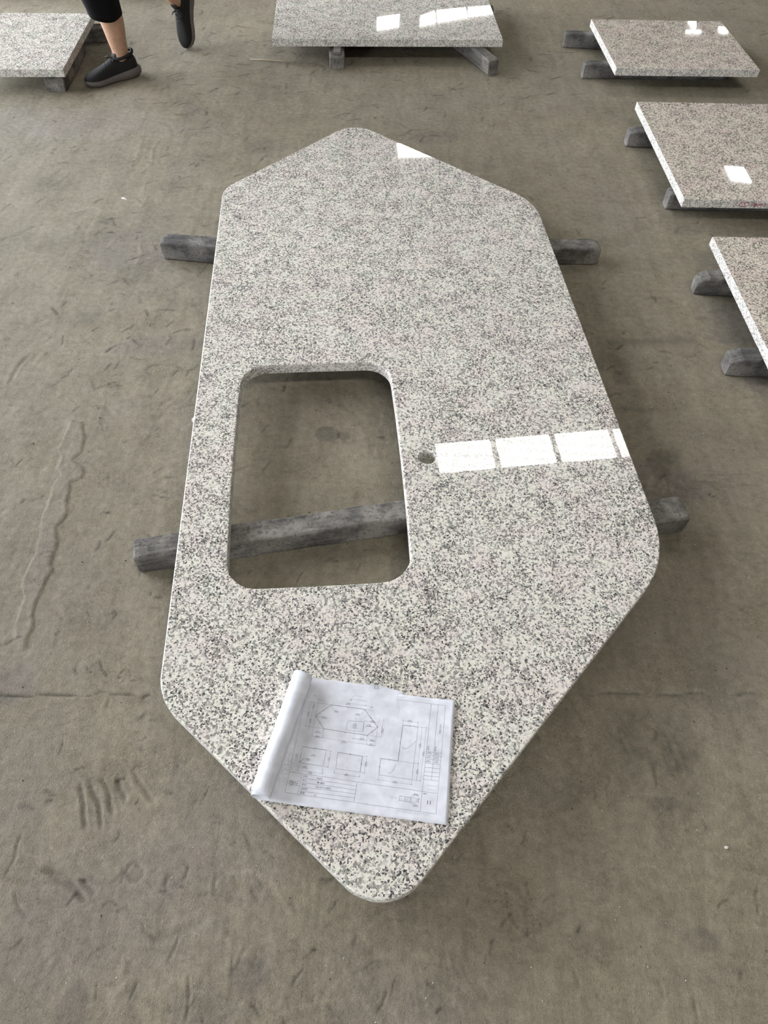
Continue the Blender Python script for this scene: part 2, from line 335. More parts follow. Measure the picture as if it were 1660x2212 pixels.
FLOOR_STROKES = [(0.0045,-1.5,-0.14,[(-0.524,0.341),(-0.51,0.309),(-0.493,0.268)]),(0.0045,-1.5,-0.14,[(-0.51,0.349),(-0.484,0.31),(-0.467,0.272)]),(0.0045,-1.5,-0.14,[(-0.489,0.353),(-0.467,0.323),(-0.453,0.294)]),(0.0045,-1.5,-0.14,[(-0.461,0.353),(-0.436,0.321)]),(0.0045,-1.5,-0.14,[(-0.433,0.364),(-0.408,0.335),(-0.386,0.313)]),(0.0045,-1.5,-0.15,[(-0.552,0.203),(-0.516,0.19),(-0.456,0.157)]),(0.0045,-1.5,-0.15,[(-0.544,0.208),(-0.508,0.196),(-0.467,0.163)]),(0.0045,-1.5,-0.15,[(-0.478,0.191),(-0.453,0.171)]),(0.0028,-1.0,-0.12,[(-0.41,0.204),(-0.398,0.221),(-0.38,0.205),(-0.391,0.19),(-0.41,0.204)]),(0.0028,-1.0,-0.12,[(-0.428,0.189),(-0.41,0.204)]),(0.0028,-0.7,-0.16,[(-0.309,0.216),(-0.31,0.195)]),(0.0028,-0.7,-0.16,[(-0.6,0.259),(-0.601,0.222),(-0.606,0.191)]),(0.0028,-0.7,-0.16,[(-0.278,0.065),(-0.271,0.007)]),(0.0028,-0.7,-0.16,[(-0.374,0.138),(-0.359,0.122),(-0.338,0.109)]),(0.0028,-0.7,-0.16,[(-0.198,0.21),(-0.179,0.188)]),(0.0028,-0.7,-0.16,[(-0.188,0.245),(-0.168,0.236),(-0.152,0.235)]),(0.0028,-0.7,-0.16,[(-0.583,0.171),(-0.552,0.13)]),(0.0028,-0.7,-0.16,[(-0.199,0.187),(-0.184,0.168)]),(0.008,-0.7,-0.04,[(-0.338,0.109),(-0.3,0.121),(-0.263,0.141)]),(0.003,-1.6,-0.25,[(-0.723,0.502),(-0.667,0.502),(-0.586,0.506),(-0.559,0.503),(-0.532,0.513),(-0.501,0.509),(-0.462,0.504),(-0.438,0.511)]),(0.006,1.2,0.0,[(-0.581,0.5),(-0.554,0.498),(-0.523,0.51),(-0.484,0.502),(-0.454,0.502)]),(0.0022,-0.9,-0.3,[(-0.553,0.579),(-0.544,0.559),(-0.525,0.543)]),(0.0022,-0.9,-0.3,[(-0.499,0.563),(-0.507,0.55)]),(0.0022,-0.9,-0.3,[(-0.577,0.566),(-0.561,0.55)]),(0.0022,-0.9,-0.3,[(-0.598,0.561),(-0.586,0.545)]),(0.0022,-0.9,-0.3,[(-0.51,0.544),(-0.494,0.541)]),(0.007,1.0,0.03,[(-0.38,0.082),(-0.381,0.062)]),(0.007,1.0,0.03,[(-0.386,0.035),(-0.37,0.052)]),(0.0025,-1.2,-0.22,[(0.375,0.541),(0.508,0.543),(0.631,0.547)]),(0.0025,-1.0,-0.2,[(0.688,0.547),(0.712,0.551),(0.739,0.553)]),(0.003,-0.7,-0.08,[(0.223,0.165),(0.237,0.144),(0.251,0.131)]),(0.003,-0.7,-0.08,[(0.312,0.095),(0.321,0.078),(0.322,0.063)]),(0.003,-0.7,-0.08,[(0.131,0.088),(0.139,0.079)]),(0.003,-0.7,-0.08,[(0.142,0.091),(0.152,0.079)]),(0.003,-0.7,-0.08,[(0.642,0.211),(0.634,0.191),(0.632,0.171)]),(0.003,-0.7,-0.08,[(0.455,0.478),(0.456,0.453),(0.469,0.417)]),(0.003,-0.7,-0.08,[(0.217,0.21),(0.248,0.194),(0.255,0.172)]),(0.003,-0.7,-0.08,[(0.498,0.058),(0.5,0.031)]),(0.003,-0.7,-0.08,[(0.449,0.081),(0.453,0.057)]),(0.006,-0.8,-0.1,[(-1.0,1.346),(-0.999,1.416),(-0.982,1.466)]),(0.006,-0.8,-0.1,[(-1.255,2.003),(-1.205,2.04),(-1.164,2.095)]),(0.006,-0.8,-0.1,[(-1.075,1.531),(-1.041,1.517),(-1.012,1.518)]),(0.006,-0.8,-0.1,[(-0.759,1.284),(-0.724,1.269),(-0.704,1.253)]),(0.0035,-0.5,-0.3,[(-0.842,1.572),(-0.827,1.594)]),(0.0035,-0.5,-0.3,[(-0.942,2.153),(-0.907,2.101)]),(0.0035,-0.5,-0.3,[(-0.816,1.825),(-0.789,1.789)]),(0.0035,-0.5,-0.3,[(-1.267,2.586),(-1.261,2.603)]),(0.0035,-0.5,-0.3,[(-1.222,2.494),(-1.19,2.505)]),(0.0035,-0.5,-0.3,[(-0.771,2.418),(-0.763,2.433)]),(0.0035,-0.5,-0.3,[(-1.131,2.245),(-1.128,2.254)]),(0.0035,-0.5,-0.3,[(-0.884,2.058),(-0.875,2.033)]),(0.0035,-0.5,-0.3,[(-0.765,1.409),(-0.754,1.446)]),(0.0035,-0.5,-0.3,[(-0.859,1.399),(-0.849,1.417)]),(0.0035,-0.5,-0.3,[(-0.542,1.399),(-0.543,1.426)]),(0.0035,-0.5,-0.3,[(-0.805,1.254),(-0.792,1.277)]),(0.0035,-0.5,-0.3,[(-0.919,1.831),(-0.911,1.837)]),(0.0035,-0.5,-0.3,[(-0.821,1.668),(-0.805,1.674)]),(0.0035,-0.5,-0.3,[(-0.738,1.544),(-0.731,1.551)]),(0.0035,-0.5,-0.3,[(-0.72,1.542),(-0.701,1.523)]),(0.0035,-0.5,-0.3,[(-0.717,1.677),(-0.699,1.646)]),(0.0035,-0.5,-0.3,[(-0.639,1.598),(-0.62,1.633)]),(0.0035,-0.5,-0.3,[(-0.872,1.375),(-0.86,1.387)]),(0.0035,-0.5,-0.3,[(-0.96,1.678),(-0.953,1.7)]),(0.0035,-0.5,-0.3,[(-1.269,2.575),(-1.25,2.559)]),(0.0045,0.9,0.08,[(-0.963,2.693),(-0.953,2.601),(-0.948,2.534)]),(0.0045,0.9,0.08,[(-0.898,2.697),(-0.906,2.615),(-0.886,2.516),(-0.901,2.472),(-0.909,2.439)]),(0.0045,0.9,0.08,[(-0.88,2.358),(-0.866,2.319)]),(0.0045,0.9,0.08,[(-0.89,2.269),(-0.854,2.223),(-0.852,2.281),(-0.874,2.309),(-0.888,2.293)]),(0.0045,0.9,0.08,[(-0.813,2.027),(-0.795,1.961),(-0.796,1.896)]),(0.022,0,-0.14,[(0.609,1.591),(0.759,1.605),(0.903,1.624)]),(0.012,0,-0.12,[(0.596,1.329),(0.647,1.326),(0.712,1.326)]),(0.0025,-0.3,-0.1,[(0.781,1.438),(0.802,1.396),(0.815,1.359)]),(0.0025,-0.3,-0.1,[(0.702,1.278),(0.727,1.262)]),(0.0025,-0.3,-0.1,[(0.739,0.937),(0.773,0.91)]),(0.0025,-0.3,-0.1,[(0.839,1.059),(0.909,1.058)]),(0.0025,-0.3,-0.1,[(0.733,1.089),(0.923,1.084)]),(0.0025,-0.3,-0.1,[(0.742,1.111),(0.927,1.117)]),(0.0025,-0.3,-0.1,[(0.731,1.068),(0.899,1.07)]),(0.0025,-0.3,-0.1,[(0.694,1.871),(0.724,1.873)]),(0.005,0,0.12,[(0.647,1.099),(0.63,1.063),(0.649,1.056),(0.674,1.082)]),(0.005,0,0.12,[(0.673,1.109),(0.677,1.065),(0.659,1.043)]),(0.005,0,0.12,[(0.69,1.092),(0.687,1.049)]),(0.006,-0.2,-0.1,[(-1.097,3.056),(-1.072,3.003),(-1.03,2.952)]),(0.006,-0.2,-0.1,[(-1.089,3.071),(-1.059,3.011),(-1.019,2.96)]),(0.006,-0.2,-0.1,[(-1.079,3.083),(-1.042,3.019),(-1.009,2.967)]),(0.006,-0.2,-0.1,[(-1.101,2.947),(-1.046,2.944),(-0.99,2.962)]),(0.0035,-0.3,-0.08,[(-0.589,1.719),(-0.583,1.697)]),(0.0035,-0.3,-0.08,[(-0.585,1.717),(-0.579,1.698)]),(0.0035,-0.3,-0.08,[(-0.581,1.716),(-0.576,1.698)]),(0.0035,-0.3,-0.08,[(-0.578,1.715),(-0.572,1.698)]),(0.0035,-0.3,-0.08,[(-0.574,1.714),(-0.569,1.698)]),(0.0035,-0.3,-0.08,[(-0.57,1.712),(-0.565,1.698)]),(0.0035,-0.4,-0.06,[(-0.676,1.31),(-0.644,1.325),(-0.606,1.315)]),(0.0035,-0.4,-0.06,[(-0.674,1.302),(-0.642,1.317),(-0.605,1.307)]),(0.0035,-0.4,-0.06,[(-0.672,1.294),(-0.64,1.308),(-0.603,1.299)]),(0.0035,-0.4,-0.06,[(-0.67,1.287),(-0.638,1.3),(-0.601,1.291)]),(0.0035,-0.4,-0.06,[(-0.668,1.279),(-0.636,1.292),(-0.599,1.283)]),(0.0035,-0.4,-0.06,[(-0.666,1.271),(-0.634,1.284),(-0.597,1.274)])]
FLOOR_SPOTS = [(-0.148,1.206,0.03,0.028,0,-0.3,0.3,0.12),(-0.107,1.202,0.017,0.015,-8,-0.3,0.3,0.12),(-0.153,1.324,0.01,0.009,0,-0.25,0.2,0.3),(-0.125,1.308,0.006,0.006,0,-0.25,0.2,0.3),(-0.141,1.271,0.007,0.006,0,-0.2,0.2,0.3),(-0.865,1.638,0.04,0.03,30,-0.15,0.0,0.5),(-0.916,2.987,0.03,0.09,-20,-0.1,0.0,0.5),(-0.787,1.858,0.06,0.05,0,-0.12,0.0,0.5),(-1.188,2.38,0.07,0.05,0,-0.12,-0.3,0.5),(-1.177,2.33,0.08,0.03,0,-0.1,-0.3,0.5),(-0.643,1.52,0.12,0.04,8,-0.05,0.8,0.5),(-0.836,2.952,0.05,0.05,0,-0.05,0.7,0.5),(-0.848,1.975,0.13,0.1,0,0.0,0.6,0.5),(-1.338,2.814,0.5,0.12,0,0.05,0.7,0.8),(-1.136,1.993,0.2,0.05,10,-0.08,-0.2,0.5),(-0.721,0.529,0.05,0.05,0,-0.08,0.8,0.5),(-0.65,0.305,0.08,0.12,0,0.02,0.7,0.8),(-0.467,0.132,0.1,0.07,0,0.0,0.6,0.8),(-0.182,0.072,0.03,0.02,0,-0.12,0.7,0.5),(-0.443,0.019,0.02,0.03,0,-0.15,0.7,0.5),(-0.253,0.019,0.05,0.03,0,-0.1,0.6,0.5),(-0.258,0.284,0.12,0.08,-40,0,0.7,0.8),(-0.54,0.053,0.07,0.12,0,0,0.7,0.8),(-0.358,0.2,0.05,0.05,0,0,0.6,0.8),(0.463,0.442,0.04,0.09,0,-0.1,0.0,0.5),(0.531,0.455,0.07,0.06,0,-0.12,0.0,0.5),(0.555,0.381,0.035,0.09,-20,-0.14,0.0,0.5),(0.51,0.34,0.03,0.015,0,-0.2,0.3,0.5),(0.52,0.135,0.035,0.018,0,-0.2,0.2,0.5),(0.347,0.125,0.03,0.02,0,-0.12,0.0,0.5),(0.679,0.584,0.06,0.07,0,-0.12,0.1,0.5),(0.611,1.509,0.06,0.045,0,-0.16,0.1,0.5),(0.635,1.448,0.025,0.025,0,-0.18,0.0,0.5),(0.666,1.39,0.025,0.02,0,-0.12,0.0,0.5),(0.659,1.073,0.12,0.07,0,-0.12,0.9,0.5),(0.692,1.163,0.04,0.03,0,-0.18,0.3,0.5),(1.021,1.686,0.1,0.09,0,-0.1,0.9,0.5),(0.97,1.633,0.04,0.03,0,-0.08,0.8,0.5),(1.016,1.438,0.04,0.05,0,-0.1,1.0,0.5),(0.662,0.907,0.08,0.04,0,-0.15,0.2,0.5),(0.962,1.774,0.06,0.03,0,-0.1,0.3,0.5),(0.144,2.785,0.1,0.05,0,-0.1,0.6,0.5),(-0.487,2.656,0.09,0.06,0,-0.08,0.1,0.5),(-0.748,2.887,0.1,0.06,0,-0.1,0,0.5),(0.502,4.122,0.03,0.02,0,-0.25,0.3,0.5)]
SMEAR_OUTLINE = [(-0.802,1.225),(-0.769,1.214),(-0.748,1.163),(-0.745,1.121),(-0.76,1.094),(-0.727,1.069),(-0.719,1.055),(-0.722,1.04),(-0.746,1.026),(-0.739,1.007),(-0.738,0.983),(-0.724,0.943),(-0.726,0.916),(-0.739,0.896),(-0.721,0.855),(-0.719,0.824),(-0.719,0.797),(-0.709,0.779),(-0.717,0.759),(-0.717,0.727),(-0.72,0.699),(-0.717,0.672),(-0.705,0.643),(-0.714,0.619),(-0.703,0.607),(-0.714,0.596),(-0.734,0.613),(-0.744,0.644),(-0.748,0.676),(-0.747,0.709),(-0.763,0.74),(-0.765,0.789),(-0.761,0.819),(-0.767,0.875),(-0.778,0.92),(-0.777,0.968),(-0.783,1.013),(-0.772,1.049),(-0.79,1.063),(-0.787,1.1),(-0.804,1.118),(-0.802,1.169)]

# ------------------------------------------------------------------ the floor
def fbm(x, y, scale, octs, seed):
    r = np.random.default_rng(seed)
    tot = np.zeros_like(x); amp = 1.0; s = scale; nrm = 0
    for _ in range(octs):
        lat = r.random((256, 256)).astype(np.float32)
        xs, ys = x * s + 500, y * s + 500
        xi, yi = np.floor(xs).astype(int), np.floor(ys).astype(int)
        fx, fy = xs - xi, ys - yi
        fx = fx * fx * (3 - 2 * fx); fy = fy * fy * (3 - 2 * fy)
        a = lat[yi & 255, xi & 255]; b = lat[yi & 255, (xi + 1) & 255]
        c = lat[(yi + 1) & 255, xi & 255]; d = lat[(yi + 1) & 255, (xi + 1) & 255]
        tot += amp * ((a * (1 - fx) + b * fx) * (1 - fy) + (c * (1 - fx) + d * fx) * fy)
        nrm += amp; amp *= .55; s *= 2.1
    return tot / nrm - .5

FX0, FX1, FY0, FY1 = -6.0, 14.0, -16.0, 32.0
NR, NC = 880, 620
yy = np.concatenate(([FY0], -0.30 + (4.75 + .30) * (np.linspace(0, 1, NR - 2) ** 1.35), [FY1]))
hw = np.where(yy < 0, 0.80, 0.80 + 0.40 * yy)
hw = np.clip(hw, .8, 2.7)
ss = np.linspace(-1, 1, NC - 2)
X = np.empty((NR, NC)); Y = np.repeat(yy[:, None], NC, 1)
X[:, 1:-1] = hw[:, None] * ss[None, :]
X[:, 0] = FX0; X[:, -1] = FX1
H = np.zeros_like(X); T = np.zeros_like(X); PU = np.zeros_like(X)

def win(x0, x1, y0, y1):
    i0 = max(int(np.searchsorted(yy, y0)) - 1, 1); i1 = min(int(np.searchsorted(yy, y1)) + 1, NR - 1)
    if i1 <= i0: return None
    h = hw[i0:i1]
    smin, smax = (x0 / h).min(), (x1 / h).max()
    j0 = max(int((smin + 1) / 2 * (NC - 3)), 1); j1 = min(int((smax + 1) / 2 * (NC - 3)) + 3, NC - 1)
    if j1 <= j0: return None
    return (slice(i0, i1), slice(j0, j1))

def stroke(pts, w, depth_mm, tone, purple=0.0, fade=True, wob=.0):
    P = np.array(pts, float)
    if wob > 0 and len(P) > 1:
        Q = [P[0]]
        for a, b in zip(P[:-1], P[1:]):
            n = max(2, int(np.hypot(*(b - a)) / .02))
            for k in range(1, n + 1): Q.append(a + (b - a) * k / n + rng.normal(0, wob, 2))
        P = np.array(Q)
    k = win(P[:, 0].min() - 3 * w, P[:, 0].max() + 3 * w, P[:, 1].min() - 3 * w, P[:, 1].max() + 3 * w)
    if k is None: return
    x, y = X[k], Y[k]
    best = np.full(x.shape, 9.0); ts = np.zeros_like(x); L = len(P) - 1
    for i in range(L):
        ax, ay = P[i]; bx, by = P[i + 1]; dx, dy = bx - ax, by - ay
        t = np.clip(((x - ax) * dx + (y - ay) * dy) / (dx * dx + dy * dy + 1e-12), 0, 1)
        d = np.hypot(x - ax - t * dx, y - ay - t * dy)
        m = d < best; best = np.where(m, d, best); ts = np.where(m, (i + t) / L, ts)
    g = np.exp(-(best / w) ** 2)
    if fade: g = g * np.clip(np.minimum(ts, 1 - ts) * 6 + .25, 0, 1)
    T[k] += tone * g; PU[k] += purple * g
    # groove with a small thrown-up rim
    rim = np.exp(-((best - 1.9 * w) / (.8 * w)) ** 2)
    H[k] += depth_mm * .001 * (g - .35 * rim * (1 if depth_mm < 0 else 0))

def spot(x0, y0, rx, ry, an, tone, pu, soft):
    R = 1.8 * max(rx, ry); k = win(x0 - R, x0 + R, y0 - R, y0 + R)
    if k is None: return
    x, y = X[k] - x0, Y[k] - y0; c, s = math.cos(math.radians(an)), math.sin(math.radians(an))
    u, v = (x * c + y * s) / rx, (-x * s + y * c) / ry
    d = np.hypot(u, v) + (fbm(X[k], Y[k], 22, 3, 5) * .9 if soft > .2 else fbm(X[k], Y[k], 60, 2, 6) * .18)
    g = np.clip((1 + soft * .5 - d) / max(soft, .05), 0, 1); g = g * g * (3 - 2 * g)
    T[k] += .62 * tone * g * (1 + 1.2 * (fbm(X[k], Y[k], 90, 2, 9) if soft > .2 else 0)); PU[k] += pu * g

H += .0009 * fbm(X, Y, 6, 4, 1) + .0006 * fbm(X, Y, 45, 3, 2)
coarse = np.clip(fbm(X, Y, 2.2, 3, 3) * 4 + .2, 0, 1)
H += coarse * .0012 * fbm(X, Y, 110, 2, 4)
T += .10 * fbm(X, Y, 3.5, 4, 21) + .10 * fbm(X, Y, 18, 3, 22)
PU += np.clip(fbm(X, Y, 2.6, 3, 23) * 1.6, 0, .6)
# crusted spill with raised lip
sm = np.array(SMEAR_OUTLINE)
k = win(sm[:, 0].min() - .05, sm[:, 0].max() + .05, sm[:, 1].min() - .05, sm[:, 1].max() + .05)
x, y = X[k], Y[k]
x = x + .004 * fbm(X[k], Y[k], 60, 2, 31); y = y + .004 * fbm(X[k], Y[k], 60, 2, 32)
inside = np.zeros(x.shape, bool); dist = np.full(x.shape, 9.0)
for i in range(len(sm)):
    ax, ay = sm[i]; bx, by = sm[(i + 1) % len(sm)]
    c = ((ay > y) != (by > y)) & (x < (bx - ax) * (y - ay) / (by - ay + 1e-12) + ax)
    inside ^= c
    t = np.clip(((x - ax) * (bx - ax) + (y - ay) * (by - ay)) / ((bx - ax) ** 2 + (by - ay) ** 2 + 1e-12), 0, 1)
    dist = np.minimum(dist, np.hypot(x - ax - t * (bx - ax), y - ay - t * (by - ay)))
sd = np.where(inside, dist, -dist)
g = np.clip((sd + .002) / .005, 0, 1)
H[k] += .0016 * g + .0005 * np.exp(-((sd - .004) / .004) ** 2) * np.clip(fbm(X[k], Y[k], 12, 2, 34) * 4 + .5, 0, 1)
PU[k] += .55 * np.clip((sd + .004) / .02, 0, 1)
T[k] += .01 * g - .17 * np.exp(-((sd + .002) / .0022) ** 2) * (fbm(X[k], Y[k], 8, 2, 33) > -.12)
for w, d, t, pts in FLOOR_STROKES:
    stroke(pts, w * .78, d * 1.35, t * 1.1, 0, len(pts) < 4, .0015)
for a in FLOOR_SPOTS: spot(*a)
# random scuffs, tread twists, hairlines and crumbs, thicker towards the walked left side
def rand_pt():
    y0 = random.uniform(-.1, 4.5); h = .62 + .40 * max(y0, 0)
    x0 = random.triangular(-h, h, -h * .55)
    return x0, y0
for _ in range(1150):
    x0, y0 = rand_pt(); a = random.gauss(.7, .8); ln = random.uniform(.008, .034) * (1 + .35 * y0); cv = random.gauss(0, .35)
    pts = [(x0 + ln * t * math.cos(a + cv * t), y0 + ln * t * math.sin(a + cv * t)) for t in (0, .33, .66, 1)]
    stroke(pts, random.uniform(.0012, .0028) * (1 + .25 * y0), -random.uniform(.3, .9), -random.uniform(.08, .34), 0, True, .0006)
for _ in range(120):
    x0, y0 = rand_pt(); a = random.gauss(.6, .9); ln = random.uniform(.08, .4); cv = random.gauss(0, 1.2)
    pts = [(x0 + ln * t * math.cos(a + cv * t), y0 + ln * t * math.sin(a + cv * t)) for t in np.linspace(0, 1, 7)]
    stroke(pts, random.uniform(.002, .006), -random.uniform(.1, .5), random.choice((-1, -1, 1)) * random.uniform(.03, .09), 0, True, .0015)
for _ in range(60):
    x0, y0 = rand_pt(); a = random.uniform(0, 6.28); R = random.uniform(.05, .2); arc = random.uniform(.3, .8); n = random.randint(4, 8)
    tn = random.uniform(.03, .09)
    for kk in range(n):
        r = R + kk * random.uniform(.0065, .0085)
        pts = [(x0 + r * math.cos(a + arc * t), y0 + r * math.sin(a + arc * t)) for t in np.linspace(0, 1, 6)]
        stroke(pts, .0025 * (1 + .15 * y0), -.25, -tn)
for _ in range(90):
    x0, y0 = rand_pt()
    spot(x0, y0, random.uniform(.02, .07), random.uniform(.015, .05), random.uniform(0, 180), random.uniform(-.07, .04), random.choice((0, 0, .3)), random.uniform(.5, .9))
H = np.clip(H, -.003, .0035)
T = np.clip(T * 1.75, -.7, .4); PU = np.clip(PU, 0, 1)
# nothing stands proud under the things that rest on the floor
me = bpy.data.meshes.new('floor')
co = np.stack([X, Y, H - .0006], -1).reshape(-1, 3).astype(np.float32)
edge = np.zeros((NR, NC), bool); edge[0] = edge[-1] = True; edge[:, 0] = edge[:, -1] = True
co[edge.ravel(), 2] = -.0006
idx = np.arange(NR * NC).reshape(NR, NC)
q4 = np.stack([idx[:-1, :-1], idx[:-1, 1:], idx[1:, 1:], idx[1:, :-1]], -1).reshape(-1, 4).astype(np.int32)
me.vertices.add(len(co)); me.vertices.foreach_set('co', co.ravel())
me.loops.add(q4.size); me.loops.foreach_set('vertex_index', q4.ravel())
me.polygons.add(len(q4)); me.polygons.foreach_set('loop_start', np.arange(0, q4.size, 4, dtype=np.int32))
me.update(calc_edges=True)
for nm, arr in (('tone', T), ('purple', PU)):
    at = me.attributes.new(nm, 'FLOAT', 'POINT'); at.data.foreach_set('value', arr.ravel().astype(np.float32))
floor = link('floor', me, M_FLOOR, smooth=True)
tag(floor, 'dusty scuffed grey-brown concrete floor of the hall', kind='structure')

# ------------------------------------------------------------------ the hall
ROOF_Z = 7.1
bm = bmesh.new()
bm_box(bm, WALL_LX - .25, WALL_LX, -16, ADDED_DOOR_Y0, 0, ROOF_Z)
bm_box(bm, WALL_LX - .25, WALL_LX, ADDED_DOOR_Y1, DOOR_Y0, 0, ROOF_Z)
bm_box(bm, WALL_LX - .25, WALL_LX, ADDED_DOOR_Y0, ADDED_DOOR_Y1, ADDED_DOOR_H, ROOF_Z)
bm_box(bm, WALL_LX - .25, WALL_LX, DOOR_Y1, 32, 0, ROOF_Z)
bm_box(bm, WALL_LX - .25, WALL_LX, DOOR_Y0, DOOR_Y1, DOOR_H, ROOF_Z)
tag(from_bm('wall_left', bm, M_WALL), 'grey side wall with a wide open doorway and a second opening added for light', kind='structure')
tag(box('wall_right', 14, 14.25, -16, 32, 0, ROOF_Z, M_WALL), 'plain grey side wall', kind='structure')
tag(box('wall_far', WALL_LX - .25, 14.25, 32, 32.25, 0, ROOF_Z, M_WALL), 'plain grey end wall', kind='structure')
tag(box('wall_back', WALL_LX - .25, 14.25, -16.25, -16, 0, ROOF_Z, M_WALL), 'plain grey end wall behind the viewer', kind='structure')
tag(box('ceiling', WALL_LX - .25, 14.25, -16.25, 32.25, ROOF_Z + .06, ROOF_Z + .2, M_ROOF), 'grey sheet metal roof', kind='structure')
tag(box('ground_outside', -40, WALL_LX, -20, 45, -.12, -.02, M_OUT), 'pale concrete yard outside the doorway', kind='structure')
for i in range(5):
    o = box('trim_%d' % (i + 1), WALL_LX, 14, 12.2 + .25 + (i - 1) * 9.6 - 9.6, 12.5 + .25 + (i - 1) * 9.6 - 9.6, ROOF_Z - .45, ROOF_Z + .05, M_STEEL)
    tag(o, 'painted steel roof beam', kind='structure')

def skylight(num, panes):
    """one strip of lit translucent roof panes; each pane (x, y) corners, hung just under the roof sheet"""
    root = empty('window_%d' % num, (0, 0, 0))
    tag(root, 'strip of lit translucent roof panes', kind='structure')
    for qd in panes:
        cx = sum(p[0] for p in qd) / 4; cy = sum(p[1] for p in qd) / 4
        v = [(x - cx, y - cy, 0) for x, y in qd] + [(x - cx, y - cy, .03) for x, y in qd]
        o = pydata('pane', v, [(0, 1, 2, 3), (7, 6, 5, 4), (0, 4, 5, 1), (1, 5, 6, 2), (2, 6, 7, 3), (3, 7, 4, 0)], M_PANE, root)
        o.location = (cx, cy, ROOF_Z)
def strip(x0, y0, n, w, gap, slope, depth):
    out = []
    for i in range(n):
        xa = x0 + i * (w + gap); xb = xa + w
        out.append([(xa + .06, y0 - depth + (xa - x0) * slope), (xb + .06, y0 - depth + (xb - x0) * slope), (xb, y0 + (xb - x0) * slope), (xa, y0 + (xa - x0) * slope)])
    return out
K = ROOF_Z - .088
skylight(1, strip(.78, 7.52, 5, .87, .095, .155, .575))
skylight(2, strip(.02, 17.30, 5, .89, .075, .10, .62))
skylight(3, [[(-.68, 24.40), (-.02, 24.74), (0, 25.69), (-.71, 25.36)]] +
            [[(.62, 24.85), (1.13, 25.18), (1.10, 26.07), (.65, 25.60)], [(1.19, 25.2), (2.14, 25.72), (2.10, 26.43), (1.17, 26.10)], [(2.18, 25.78), (3.0, 26.1), (3.0, 26.7), (2.18, 26.45)]])
skylight(4, [[(7.82, 16.1), (8.27, 16.0), (8.27, 16.68), (7.83, 16.72)], [(8.86, 24.99), (9.32, 24.99), (9.33, 25.14), (8.86, 25.12)], [(9.16, 25.4), (9.26, 25.4), (9.36, 25.84), (9.1, 25.84)], [(9.92, 25.1), (10.17, 25.06), (10.2, 25.44), (9.97, 25.49)]])
skylight(5, strip(-1.3, -2.3, 8, .89, .075, .10, .575))
skylight(6, strip(1.6, -11.6, 8, .89, .075, .10, .575))

# ------------------------------------------------------------------ granite slabs
ZB, ZT = .060, .088
def ring_offset(P, d):
    """inset a closed counter-clockwise outline by d"""
    n = len(P); out = []
    for i in range(n):
        a, b, c = Vector(P[i - 1]), Vector(P[i]), Vector(P[(i + 1) % n])
        t1 = (b - a).normalized(); t2 = (c - b).normalized()
        n1 = Vector((-t1.y, t1.x)); n2 = Vector((-t2.y, t2.x))
        bis = (n1 + n2).normalized(); k = max(bis.dot(n1), .35)
        out.append(tuple(b + bis * (d / k)))
    return out

def slab_mesh(name, outer, holes, ease, mats, z0=ZB, z1=ZT):
    bm = bmesh.new()
    def wall(loop, hole):
        rings = []
        prof = [(0, z0), (0, z1 - ease), (ease * .3, z1 - ease * .3), (ease, z1)]
        for d, z in prof:
            pts = ring_offset(loop, d) if d else loop
            rings.append([bm.verts.new((p[0], p[1], z)) for p in pts])
        n = len(loop)
        for r in range(3):
            for i in range(n):
                fc = bm.faces.new((rings[r][i], rings[r][(i + 1) % n], rings[r + 1][(i + 1) % n], rings[r + 1][i]))
                fc.material_index = 1 if r == 0 else 2
        return rings[0], rings[3]
    bots, tops = [], []
    b, t = wall(outer, False); bots.append(b); tops.append(t)
    for h in holes:
        b, t = wall(h, True); bots.append(b); tops.append(t)
    for loops, mi in ((tops, 0), (bots, 1)):
        ed = []
        for lp in loops:
            for i in range(len(lp)):
                e = bm.edges.get((lp[i], lp[(i + 1) % len(lp)]))
                ed.append(e)
        res = bmesh.ops.triangle_fill(bm, use_beauty=True, use_dissolve=False, edges=ed)
        for g in res['geom']:
            if isinstance(g, bmesh.types.BMFace): g.material_index = mi
    bmesh.ops.recalc_face_normals(bm, faces=bm.faces)
    me = bpy.data.meshes.new(name)
    bm.to_mesh(me); bm.free()
    for m_ in mats: me.materials.append(m_)
    return me

def round_corners(corners):
    out = []
    n = len(corners)
    for i in range(n):
        a, (b, r), c = Vector(corners[i - 1][0]), corners[i], Vector(corners[(i + 1) % n][0])
        b = Vector(b)
        t1 = (a - b).normalized(); t2 = (c - b).normalized()
        half = math.acos(max(-1, min(1, t1.dot(t2)))) / 2
        tl = r / math.tan(half)
        p1 = b + t1 * tl; ctr = b + (t1 + t2).normalized() * (r / math.sin(half))
        a0 = math.atan2(p1.y - ctr.y, p1.x - ctr.x); p2 = b + t2 * tl
        a1 = math.atan2(p2.y - ctr.y, p2.x - ctr.x); da = (a1 - a0 + math.pi) % (2 * math.pi) - math.pi
        k = max(6, int(abs(da) / .07))
        for j in range(k + 1):
            an = a0 + da * j / k; out.append((ctr.x + r * math.cos(an), ctr.y + r * math.sin(an)))
    return out

# the big six-sided worktop; local frame: x across, y along, origin at its near left corner
TH = math.radians(95.46 - 90)
outer = round_corners([((.3824, -.3785), .088), ((1.0150, .2380), .24), ((1.0110, 1.6205), .22), ((.4451, 2.1824), .088), ((0, 1.736), .11), ((0, 0), .11)])
